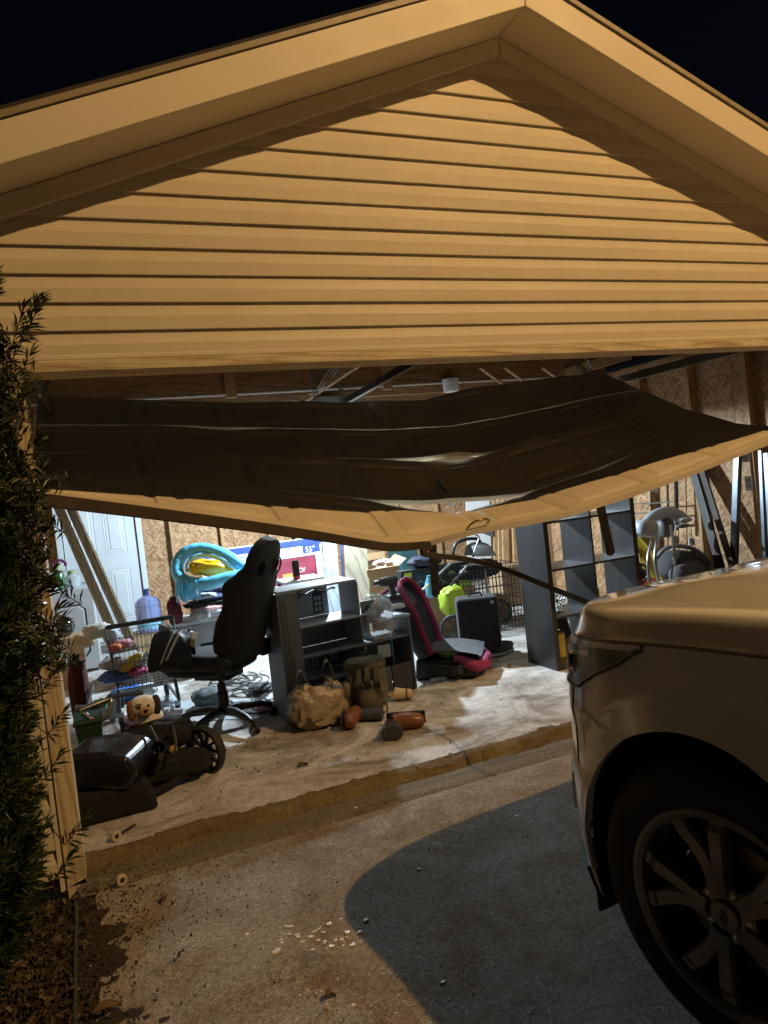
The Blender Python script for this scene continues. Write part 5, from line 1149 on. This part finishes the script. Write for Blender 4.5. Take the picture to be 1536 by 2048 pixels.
obj('seat_rim', MB().tube(smoothpath([Q(1312, 1118, 1.5), Q(1330, 1098, 1.5), Q(1360, 1092, 1.5), Q(1395, 1102, 1.5), Q(1425, 1130, 1.5), Q(1438, 1150, 1.5)], 24), .018, 8), M('swing rim', (.22,.24,.26), .6), bs_, smooth=True)
obj('seat_pad', fold(Q(1375, 1145, 1.44), (.16, .10, .10), 114, .06, 26, .8), M('grey pad', (.12,.12,.125), .85, bp=.3), bs_, smooth=True)
obj('harness', MB().tube([Q(1345, 1130, 1.36), Q(1340, 1150, 1.36), Q(1343, 1170, 1.36)], .014, 6), M('swing rim', (.2,.2,.2)), bs_, smooth=True)
obj('cord', MB().tube([Q(1347, 1060, 1.4), Q(1346, 1110, 1.36), Q(1345, 1165, 1.36)], .004, 5), WHITEP, bs_)
mo = obj('mobile_hub', fold(Q(1368, 1040, 1.45), (.07, .05, .022), 115, .05, 20), SW, bs_, smooth=True)
obj('mobile_cap', fold(Q(1362, 1052, 1.42), (.055, .05, .018), 116, .1, 18), M('swing grey', (.13,.135,.14)), mo, smooth=True)
for px, py, r in ((1352, 1080, (.022, .02, .035)), (1383, 1084, (.026, .024, .032))):
    obj('hanging_toy', fold(Q(px, py, 1.4), r, 117, .15, 16), M('pale toy', (.42,.43,.43), .8), mo, smooth=True); obj('toy_cord', MB().tube([Q(px-1, 1050, 1.4), Q(px, py, 1.4)], .003, 4), WHITEP, mo)
# ---- red ride-on and yellow slide behind
rt = thing('red_ride_on_toy', 'red ride-on toy with a black steering wheel beside the bookcase', 'toy car', P(1282, 1190, y=1.7))
c = P(1290, 1172, y=1.75)
obj('body', fold(c-Vector((0, 0, .10)), (.17, .20, .16), 121, .08, 24, .7), M('red plastic', (.28,.015,.018), .35, coat=.3), rt, smooth=True)
obj('steering_wheel', MB().tube([P(1281+14*math.cos(a), 1147+19*math.sin(a), y=1.62) for a in [i*math.pi/10 for i in range(20)]], .010, 8, closed=True).bar(P(1268, 1147, y=1.62), P(1294, 1147, y=1.62), .02, .02).bar(P(1281, 1130, y=1.62), P(1281, 1170, y=1.62), .02, .02), BLACK, rt, smooth=True)
obj('seat', fold(c+Vector((.02, .1, .08)), (.10, .06, .07), 122, .1, 16), BLACK, rt, smooth=True)
for s in (-1, 1): obj('wheel', MB().lathe([(.05, -.03), (.09, -.03), (.09, .03), (.05, .03)], 20, T(c.x+s*.14, 1.66, FZ+.09) @ Ry(R(90))), BLACK, rt, smooth=30)
sl2 = thing('yellow_toy_slide', 'mustard yellow plastic toy slide behind the baby swing legs', 'toy slide', P(1290, 1170, y=2.2))
a = P(1278, 1082, y=2.2); b = P(1310, 1130, y=2.1)
obj('panel', MB().grid(lambda u, v: (a.x+(b.x-a.x)*u*1.5, 2.2-.1*u+.02*math.sin(v*6), a.z+.05-(a.z-FZ-.05)*v*(.4+.6*u)), 12, 14).grid(lambda u, v: (a.x+(b.x-a.x)*u*1.5, 2.23-.1*u+.02*math.sin(v*6), a.z+.05-(a.z-FZ-.05)*v*(.4+.6*u)), 12, 14), M('yellow plastic', (.36,.25,.025), .4), sl2, smooth=True)
obj('rail', MB().tube([(a.x, 2.19, a.z+.05), ((a.x+b.x)/2+.05, 2.14, (a.z+b.z)/2+.02), (b.x+.06, 2.05, b.z-.25), (b.x+.08, 2.0, FZ+.02)], .02, 8), M('yellow plastic', (.4,.3,.03)), sl2, smooth=True)
# ---- metal bed rail and bars on the side wall
XW = XR-.036-.09
br_ = thing('black_bed_rail', 'black metal bed frame standing against the strand board side wall', 'bed frame', P(1320, 1060, x=XW-.06))
def V(px, py, off=.06): return P(px, py, x=XW-off)
for px, y0_, y1_, r in ((1300, 945, 1060, .008), (1318, 940, 1120, .006), (1333, 935, 1120, .006), (1350, 930, 1060, .018)): obj('upright', MB().tube([V(px, y0_), V(px+4, y1_)], r, 6), BLACKM, br_)
for py in (1003, 1022, 1040): obj('crossbar', MB().tube([V(1262, py+6), V(1352, py)], .007 if py != 1040 else .012, 6), BLACKM if py == 1040 else AL, br_)
for k, (a, b, w_, m_, lab) in enumerate((((1383, 930), (1440, 1130), .085, M('black board', (.018,.016,.015), .5), 'wide black board leaning on the strand board wall'),
        ((1402, 935), (1470, 1150), .06, M('dark brown board', (.04,.024,.016), .6), 'dark brown board leaning right of the wide black board'),
        ((1394, 950), (1432, 1130), .02, BLACKM, 'thin black metal bar between the leaning boards'))):
    A_, B_ = V(*a, .03), V(*b, .22); d = B_-A_; B_ = A_+d*((FZ-A_.z)/d.z); A_ = A_-d*.15
    single('leaning_bar', MB().bar(A_, B_, w_, .02, (-1, 0, 0)), m_, lab, 'board', 'boards and bars leaning on the side wall', bevel=.002)
for k, (a, b, r, lab) in enumerate((((1476, 900), (1468, 1130), .026, 'tapering grey metal bed leg post leaning beside the outlet stud'), ((1521, 900), (1530, 1110), .016, 'grey tube standing at the right edge beside the outlets'), ((1533, 905), (1545, 1110), .02, 'second grey tube at the far right edge beside the outlets'))):
    A_, B_ = V(*a, .05), V(*b, .15); d = B_-A_; B_ = A_+d*((FZ-A_.z)/d.z)
    single('metal_post', MB().bar(A_, B_, r*2.4, r*1.6, (-1, 0, .2)), M('blued steel', (.10,.115,.135), .32, metal=.8), lab, 'post', 'metal posts leaning on the side wall', bevel=.006)
# ---- cables, bottles and rags on the lit floor behind the chair
for k in range(9):
    cx, cy = random.uniform(.78, 1.02), random.uniform(1.9, 3.1); pts = []
    for i in range(14):
        a = i*.9+k; pts.append(Vector((cx+.13*math.cos(a)*(.6+.5*random.random())+.012*i, cy+.20*math.sin(a)*(.6+.5*random.random()), FZ+.006+.006*random.random())))
    single('loose_cable', MB().tube(smoothpath(pts, 70), .0045, 5), M('dark cable', (.03,.035,.035), .5), 'thin dark cable in the tangle on the floor behind the chair', 'cable', 'tangled cables on the floor', smooth=True)
for k, (px, py, z, r, c, lab, nm, cat) in enumerate((
    (420, 1392, .12, (.14, .10, .06), (.10,.12,.13), 'clear grey bag of oddments under the gaming chair', 'grey_bag', 'bag'),
    (255, 1385, .11, (.13, .10, .05), (.04,.16,.52), 'blue plastic bag on the floor under the cart', 'blue_bag', 'bag'),
    (295, 1378, .12, (.07, .07, .05), (.50,.54,.55), 'white crumpled paper beside the blue bag', 'paper', 'paper'),
    (330, 1402, .10, (.10, .08, .03), (.40,.46,.50), 'pale grey rag on the floor left of the chair post', 'rag', 'rag'),
    (395, 1440, .085, (.10, .06, .018), (.55,.50,.50), 'flattened white wrapper near the chair base', 'wrapper', 'wrapper'),
    (530, 1415, .085, (.06, .06, .02), (.5,.25,.28), 'small pink cloth at the shelf foot by the cables', 'pink_cloth', 'cloth'),
    (520, 1375, .09, (.09, .08, .025), (.03,.035,.04), 'small black pouch among the floor cables', 'pouch', 'pouch'),
    (200, 1415, .12, (.07, .07, .06), (.06,.28,.08), 'green ball-like toy behind the fallen stroller', 'green_toy', 'toy'),
    (225, 1425, .11, (.06, .05, .05), (.30,.36,.40), 'pale blue oddment behind the fallen stroller', 'oddment', 'toy'),
    (268, 1440, .10, (.08, .06, .04), (.5,.25,.28), 'pink cloth behind the plush dog', 'pink_cloth', 'cloth'))):
    single(nm, fold(P(px, py, z=z), r, 130+k, .25, 22, .85, FZ+.002), M('oddment %d' % k, c, .6, bp=.5, bs=30, vs=20, var=.4), lab, cat, smooth=True)
a = P(330, 1428, z=.11); b = P(368, 1424, z=.11)
single('white_pipe', MB().tube([a, a.lerp(b, .3), a.lerp(b, .32), b], [.045, .045, .03, .03], 14), M('white pvc', (.62,.64,.66), .4), 'short white plastic pipe fitting on the floor beside the plush dog', 'pipe', smooth=40)
single('floor_sheet', MB().grid(lambda u, v: P(300+240*u, 1405+40*v-10*u, z=FZ+.004+.004*noise.noise(Vector((u*8, v*5, 0)))), 30, 12), M('pale plastic sheet', (.45,.50,.52), .4, bp=.3, bs=20), 'pale plastic sheet spread on the floor under the chair base', 'sheet', smooth=True)
# ---- fallen black stroller at the left
fs = thing('fallen_stroller', 'black jogging stroller fallen on its side by the left jamb', 'stroller', P(300, 1580, z=FZ))
def FQ(px, py, y=.85): return P(px, py, y=y)
GB = M('gloss black plastic', (.008,.008,.009), .25, coat=.3)
FKB = M('dull black fabric', (.006,.006,.007), .9, bp=.4, bs=200)
fc = FQ(222, 1520, .74)
obj('foot_shell', MB().prism([(-.19, -.10), (.15, -.10), (.20, .0), (.15, .07), (.04, .095), (-.19, .075)], -.16, .16, T(fc) @ Rz(R(-25)) @ Ry(R(5))), GB, fs, bevel=.03, bseg=4)
obj('undertray', MB().prism([(-.20, FZ+.004), (.20, FZ+.004), (.15, .19), (-.20, .20)], .56, .88, T(fc.x, 0, 0)), FKB, fs, bevel=.025, bseg=3)
obj('seat_fabric', fold(FQ(305, 1475, 1.0), (.21, .13, .085), 143, .20, 44, .75, None, Ry(R(-4)), 4.2), FKB, fs, smooth=True)
obj('bumper_roll', fold(FQ(355, 1470, .92), (.075, .06, .055), 144, .12, 22, .8), FKB, fs, smooth=True)
obj('canopy_fold', fold(FQ(275, 1500, .95), (.20, .11, .07), 145, .22, 44, .75, None, None, 4.5), FKB, fs, smooth=True)
obj('lower_fabric', fold(FQ(330, 1535, .86), (.24, .10, .07), 146, .20, 44, .7, FZ+.004, None, 4.0), FKB, fs, smooth=True)
for pts, r in (([(188, 1640, .60), (260, 1612, .66), (330, 1575, .74), (395, 1530, .82)], .017), ([(262, 1545, .78), (305, 1495, .80), (345, 1450, .86)], .011), ([(185, 1570, .68), (290, 1535, .75), (370, 1500, .85)], .013), ([(300, 1590, .70), (360, 1555, .80), (412, 1502, .92)], .014)):
    obj('frame_tube', MB().tube([FQ(*p[:2], p[2]) for p in pts], r, 8), FKB, fs, smooth=True)
obj('push_bar', MB().tube(smoothpath([FQ(150, 1415, 1.25), FQ(200, 1412, 1.25), FQ(222, 1392, 1.25), FQ(216, 1430, 1.2), FQ(190, 1440, 1.2), FQ(165, 1425, 1.2)], 40), .015, 8), M('grey tube', (.15,.16,.175), .35, metal=.6), fs, smooth=True)
obj('push_bar', MB().tube([FQ(160, 1420, 1.2), FQ(230, 1392, 1.25), FQ(285, 1386, 1.3)], .013, 8), M('grey tube', (.15,.16,.175)), fs, smooth=True)
for a_, b_, c_ in (((232, 1490), (255, 1520), (262, 1560)), ((300, 1452), (318, 1490), (322, 1530)), ((345, 1450), (352, 1490), (340, 1520))):
    obj('strap', MB().tube(smoothpath([FQ(*a_, .84), FQ(*b_, .70), FQ(*c_, .72)], 14), .007, 5), M('grey webbing', (.06,.06,.06), .8), fs, smooth=True)
obj('cup_holder', MB().lathe([(.035, 0), (.04, .08), (.034, .08), (.03, .008), (0, .008)], 16, T(FQ(318, 1512, .70)) @ Rx(R(40)), cap=False), GB, fs, smooth=40)
wcn = FQ(411, 1500, .92); wm = T(wcn) @ Rz(R(-52)) @ Rx(R(90)); rr = .137
wl = obj('wheel', MB().lathe([(rr*.78, -.02), (rr*.93, -.026), (rr, -.012), (rr, .012), (rr*.93, .026), (rr*.78, .02), (rr*.78, -.02)], 36, wm, cap=False), RUBBER, fs, smooth=40)
for k in range(10):
    a = k*math.pi/5; obj('spoke', MB().bar(wm @ Vector((.02*math.cos(a), .02*math.sin(a), 0)), wm @ Vector((rr*.8*math.cos(a), rr*.8*math.sin(a), 0)), .016, .016), BLACK, wl)
obj('hub', MB().lathe([(.028, -.03), (.028, .03)], 16, wm), BLACKM, wl, smooth=30)
w2 = FQ(245, 1560, .95); w2.z = FZ+.13; wm2 = T(w2) @ Rz(R(-40)) @ Rx(R(90))
obj('wheel', MB().lathe([(rr*.6, -.02), (rr*.93, -.026), (rr, 0), (rr*.93, .026), (rr*.6, .02)], 30, wm2), RUBBER, fs, smooth=40)
obj('axle_cap', MB().lathe([(.016, 0), (.014, .02), (0, .022)], 12, T(FQ(262, 1556, .70)) @ Rx(R(90)), cap=False), STEEL, fs, smooth=True)
# ---- plush dog sitting on it
pdg = thing('plush_dog', 'white and brown plush dog slumped on the fallen stroller', 'soft toy', FQ(290, 1450, 1.05))
hd_ = FQ(286, 1412, 1.05)
obj('body', fold(FQ(300, 1442, 1.08), (.075, .07, .075), 151, .08, 22), WHITEF, pdg, smooth=True)
he = obj('head', fold(hd_, (.068, .06, .058), 152, .05, 24), WHITEF, pdg, smooth=True)
obj('muzzle', fold(hd_+Vector((.008, -.05, -.018)), (.036, .03, .028), 153, .05, 18), M('tan plush', (.42,.27,.14), .95, bp=.8, bs=150), he, smooth=True)
obj('eye_patch', fold(hd_+Vector((-.022, -.044, .012)), (.022, .016, .022), 154, .1, 14), BROWNF, he, smooth=True)
for dx in (-.024, .026): obj('eye', MB().blob(hd_+Vector((dx, -.060, .012)), (.008, .006, .008), 0, 1, 0, 10), GB, he, smooth=True)
obj('nose', MB().blob(hd_+Vector((.010, -.080, -.010)), (.014, .009, .010), 0, 1, 0, 12), GB, he, smooth=True)
obj('ear', fold(hd_+Vector((-.066, -.01, -.012)), (.022, .032, .058), 155, .1, 16), BROWNF, he, smooth=True); obj('ear', fold(hd_+Vector((.070, -.005, -.005)), (.026, .035, .055), 156, .1, 16), M('black plush', (.03,.02,.018), .95, bp=.8, bs=150), he, smooth=True)
obj('paw', fold(FQ(345, 1498, .88), (.028, .03, .022), 157, .1, 14), M('tan plush', (.42,.27,.14)), pdg, smooth=True)
gtb = thing('green_tote', 'dark green storage tote behind the fallen stroller', 'storage tote', FQ(170, 1490, 1.2))
a = FQ(150, 1455, 1.15); b = FQ(205, 1455, 1.15)
obj('tub', MB().prism([(a.x+.02, FZ), (b.x-.02, FZ), (b.x, a.z), (a.x, a.z)], 1.15, 1.5), M('green plastic', (.008,.035,.016), .5), gtb, bevel=.01)
obj('rim', MB().box((a.x-.01, 1.14, a.z+.001), (b.x+.01, 1.51, a.z+.02)), M('green plastic', (.012,.075,.03)), gtb, bevel=.004)
rx = P(152, 1340, y=1.6); single('red_coat', fold((rx.x, 1.75, .38), (.06, .12, .30), 161, .2, 24, .8), M('dark red cloth', (.07,.008,.008), .9, bp=.5), 'dark red coat slumped between the left jamb and the cart', 'coat', smooth=True)
a = P(175, 1412, y=1.5); b = P(185, 1372, y=1.7); single('grey_stick', MB().tube([a, b], .011, 8), M('grey tube', (.3,.3,.3)), 'short pale stick standing up behind the fallen stroller', 'stick')
# ---- door rollers on the floor
for (px, py), ln, lab in (((232, 1672), 1, 'white garage door roller with its stem on the garage floor'), ((243, 1760), 0, 'white garage door roller on the joint outside the left jamb')):
    zf_ = FZ if ln else .003; c = P(px, py, z=zf_+.024)
    r_ = thing('door_roller', lab, 'roller', Vector((c.x, c.y, zf_)), group='broken garage door rollers')
    m_ = T(c) @ Rz(R(28)) @ Rx(R(90))
    obj('wheel', MB().lathe([(.011, -.008), (.020, -.009), (.024, -.006), (.024, .006), (.020, .009), (.011, .008)], 20, m_, cap=False), M('cream nylon', (.50,.43,.30), .5), r_, smooth=40)
    obj('bearing', MB().lathe([(.011, -.006), (.011, .006)], 14, m_), M('dark bearing', (.06,.055,.05), .4, metal=.6), r_, smooth=40)
    if ln: obj('stem', MB().tube([c, c+Vector((.085, .10, -.012))], .0055, 8), M('rusty stem', (.06,.05,.04), .5, metal=.6), r_, smooth=True)
# ================================================================== shrub, litter, glass, hose
random.seed(11)
LEAF = M('yew needle green', (.028, .048, .014), .42, var=.4, vs=9, spec=.5); LEAFY = M('young needle green', (.075, .085, .02), .45, var=.3, vs=9); BARK = M('shrub bark', (.05, .035, .022), .9, bp=.5)
shb = thing('podocarpus_shrub', 'tall dark needle leaved shrub growing beside the left door jamb', 'shrub', (-.62, -.42, 0))
nd = MB(); ny = MB(); tw = MB()
def needle(mb, p, d, L_, w_):
    s = d.cross(Vector((random.uniform(-1,1), random.uniform(-1,1), random.uniform(-1,1))))
    if s.length < 1e-4: return
    s.normalize(); b = Vector((0, 0, -.12*L_)); n = len(mb.v)
    mb.v += [p, p+d*L_*.45+s*w_, p+d*L_+b, p+d*L_*.45-s*w_]; mb.f.append((n, n+1, n+2, n+3))
def sprig(p, d, L_, young=False):
    d = d.normalized(); n = int(L_/.0075); pts = []
    for i in range(n+1):
        t = i/n; q = p+d*(L_*t)+Vector((0, 0, .03*t*t)); pts.append(q)
        for k in range(2):
            o_ = Vector((random.gauss(0,1), random.gauss(0,1), random.gauss(0,1))); o_ -= d*o_.dot(d); o_.normalize()
            nn = (o_*(1-.45*t)+d*(.35+.9*t)).normalized(); needle(ny if young and t > .55 else nd, q, nn, random.uniform(.038, .066), .0046)
    tw.tube(pts[::4] if len(pts) > 8 else pts, .0022, 4, cap=False)
stems = []
for k in range(9):
    a = k*2.4; b = Vector((-.62+.10*math.cos(a), -.40+.08*math.sin(a), 0)); t = Vector((-.62+.30*math.cos(a)*random.random()-.05, -.40+.16*math.sin(a), random.uniform(1.7, 2.25)))
    pts = smoothpath([b, b.lerp(t, .4)+Vector((random.uniform(-.04,.04), random.uniform(-.04,.04), 0)), b.lerp(t, .75), t], 14); stems.append(pts)
    tw.tube(pts, [.018*(1-.8*i/13)+.002 for i in range(14)], 6)
for i in range(1800):
    z = random.uniform(.05, 2.3) if i % 4 else random.uniform(1.3, 2.2); a = random.uniform(0, 2*math.pi); prof = .30+.10*math.sin(z*2.1+.5)-.12*max(0, z-1.3)-.08*max(0, .35-z)
    rad = prof*math.sqrt(random.uniform(.25, 1)); p = Vector((-.64+rad*1.02*math.cos(a), -.42+rad*.62*math.sin(a), z))
    d = Vector((math.cos(a), math.sin(a)*.8, random.uniform(.2, 1.0)))
    if p.y > -.12: p.y = -.12-random.random()*.1
    L_ = random.uniform(.10, .19); tip = p+d.normalized()*(L_+.03); u_, v_ = PROJ(tip)
    bnd = float(np.interp(v_, [560, 640, 760, 900, 1000, 1100, 1300, 1500, 1700, 1800, 1900], [-110, -85, -55, -30, -8, 14, 52, 66, 82, 70, 20]))+random.gauss(0, 15)
    if z > 1.0 and u_ < bnd-120 and random.random() < .7: bnd -= 150*random.random()**1.6; u_ = 1e9
    if u_ > bnd:
        for _ in range(14):
            t_ = p+d.normalized()*(L_+.03); uu = PROJ(t_)[0]; p.x -= max(-.3, min(.3, (uu-bnd)*(t_-CAM).dot(_F)/FPX*.8))
    sprig(p, d, L_, random.random() < .22)
for px, py, L_, dx in ((30, 700, .17, .5), (45, 680, .13, .55), (10, 730, .18, .4), (-10, 610, .16, .1), (25, 790, .14, .5), (5, 870, .18, .6), (45, 940, .10, .8), (62, 1100, .09, .7), (40, 1050, .13, .7), (50, 1000, .10, .7), (85, 1270, .08, .8), (80, 1295, .11, 1), (70, 1190, .08, .9), (95, 1470, .08, .9), (85, 1560, .09, .9), (128, 1690, .10, 1), (105, 1765, .10, .9), (70, 1400, .10, .9), (40, 1240, .13, .8), (15, 960, .17, .7)):
    p = P(px, py, y=-.42+random.uniform(-.08, .12)); sprig(p, Vector((dx, -.25, .75)), L_, random.random() < .5)
    q = stems[random.randrange(9)][6]; tw.tube([q, q.lerp(p, .6)+Vector((0, 0, .02)), p], [.004, .003, .002], 4)
obj('trunk', tw, BARK, shb)
obj('crown', nd, LEAF, shb, kind='stuff'); obj('young_shoots', ny, LEAFY, shb, kind='stuff')
# leaf litter over the bed and the edge of the drive
lt = MB(); lt2 = MB()
def litter(n, xs, ys, ln, mb, zz=.006):
    for _ in range(n):
        x = random.triangular(*xs); y = random.uniform(*ys); z = zz+random.random()*.018+(.012*noise.noise(Vector((x*5, y*5, 0)))+.006 if x < -.16 else 0); a = random.uniform(0, 6.28); L_ = random.uniform(*ln); w_ = L_*random.uniform(.06, .4)
        d = Vector((math.cos(a), math.sin(a), random.uniform(-.2, .35))).normalized(); s = Vector((-d.y, d.x, random.uniform(-.5, .5))).normalized(); p = Vector((x, y, z)); k = len(mb.v)
        mb.v += [p, p+d*L_*.35+s*w_+Vector((0,0,.006)), p+d*L_*.75+s*w_*.7+Vector((0,0,.010)), p+d*L_, p+d*L_*.7-s*w_*.8+Vector((0,0,.004)), p+d*L_*.3-s*w_*.9]; mb.f += [(k, k+1, k+2, k+3), (k, k+3, k+4, k+5)]
litter(9000, (-1.3, -.14, -.35), (-2.2, -.03), (.008, .034), lt); litter(350, (-.3, .18, -.2), (-1.6, .0), (.004, .018), lt)
litter(300, (-.25, .5, -.2), (-.5, .2), (.003, .010), lt); litter(900, (-1.2, -.16, -.4), (-2.0, -.05), (.012, .04), lt2); litter(70, (-.2, 2.2, .2), (-1.3, .0), (.003, .010), lt, .004)
litter(60, (-.1, 2.2, .6), (.35, 1.3), (.006, .02), lt, FZ+.003)
o_ = obj('leaf_litter', lt, M('dry leaf litter', (.060,.042,.023), .85, var=.6, vs=25), None, kind='stuff'); tag(o_, 'dry brown leaves and needles strewn over the bed and drive edge', 'leaf litter')
o_ = obj('pale_litter', lt2, M('pale dry litter', (.15,.115,.07), .85, var=.5, vs=25), None, kind='stuff'); tag(o_, 'pale straw coloured dry stalks strewn under the shrub', 'leaf litter')
def leaf(px, py, z, s, rz, lab, c):
    p = P(px, py, z=z+.004)
    mb = MB().grid(lambda u, v: p+Rz(rz) @ Vector(((u-.5)*s, (v-.5)*s*.55*math.sin(max(.05, u)*math.pi*.97), .012*abs(v-.5)*2+.010*math.sin(u*4)))*1.0, 9, 5)
    single('dry_leaf', mb, M('curled leaf', c, .7, var=.4, vs=30), lab, 'leaf', 'single dry leaves', smooth=True)
leaf(606, 1532, FZ, .075, .4, 'curled dry leaf alone on the middle of the garage floor', (.10,.055,.02)); leaf(1020, 1332, FZ, .08, 1, 'dry leaf on the floor before the suitcase', (.13,.07,.03)); leaf(330, 1800, .004, .05, 1.3, 'dry leaf on the drive near the jamb foot', (.16,.11,.05))
leaf(215, 2020, .012, .085, .2, 'yellow brown leaf at the bottom edge beside the hose', (.28,.15,.03)); leaf(660, 1996, .003, .04, .2, 'small dark leaf on the bare drive near the bottom edge', (.05,.03,.015))
# hose along the bed edge
hp = smoothpath([P(152, 1796, z=.02), P(153, 1850, z=.026), P(151, 1930, z=.022), P(150, 2048, z=.024), P(151, 2300, z=.022), Vector((-.30, -2.3, .02))], 60)
hs = thing('garden_hose', 'thin grey green hose lying along the edge of the drive', 'hose', hp[0])
obj('tube', MB().tube(hp, .0085, 10), M('grey green hose', (.045,.060,.052), .35, var=.2), hs, smooth=True); obj('end_fitting', MB().tube([hp[0]-Vector((0, -.03, 0)), hp[0], hp[1]], [.011, .012, .012], 10), STEEL, hs, smooth=True)
# broken glass on the drive
GF = M('broken lamp plastic', (.90,.91,.92), .3, spec=.4, var=.1)
sp_list = [(630+random.gauss(24, 46), 1868+random.gauss(0, 17), random.uniform(.005, .013)) for _ in range(44)]+[(550, 1905, .018), (556, 1898, .012), (495, 1868, .012), (732, 1840, .013), (695, 1865, .012), (600, 1990, .006), (838, 1738, .016), (1033, 1632, .014), (1062, 1645, .012), (890, 1845, .006), (985, 1826, .009), (886, 1964, .013), (706, 2010, .009), (430, 2000, .007), (1120, 1600, .006), (710, 1615, .010)]
sp_list += [(random.uniform(560, 1120), random.uniform(1640, 2040), random.uniform(.0024, .005)) for _ in range(120)]
for i, (px, py, s) in enumerate(sp_list):
    p = P(px, py, z=.004); mb = MB(); n = random.randint(4, 6)
    top = [p+Vector((s*math.cos(6.28*k/n+i)*random.uniform(.35, 1.2), s*.55*math.sin(6.28*k/n+i)*random.uniform(.5, 1.1), s*random.uniform(.08, .26))) for k in range(n)]; bot = [Vector((q.x, q.y, .0015)) for q in top]
    mb.add(top+bot, [tuple(range(n)), tuple(range(2*n-1, n-1, -1))]+[(k, (k+1) % n, (k+1) % n+n, k+n) for k in range(n)])
    single('broken_fragment', mb, GF, {44: 'largest clear fragment left of the fragment cluster', 50: 'pale curved fragment alone in the car shadow', 51: 'pale fragment nearest the garage in the car shadow', 55: 'bright fragment low in the car shadow'}.get(i, 'clear broken lamp fragment scattered on the drive'), 'glass fragment', 'broken fragments on the drive')
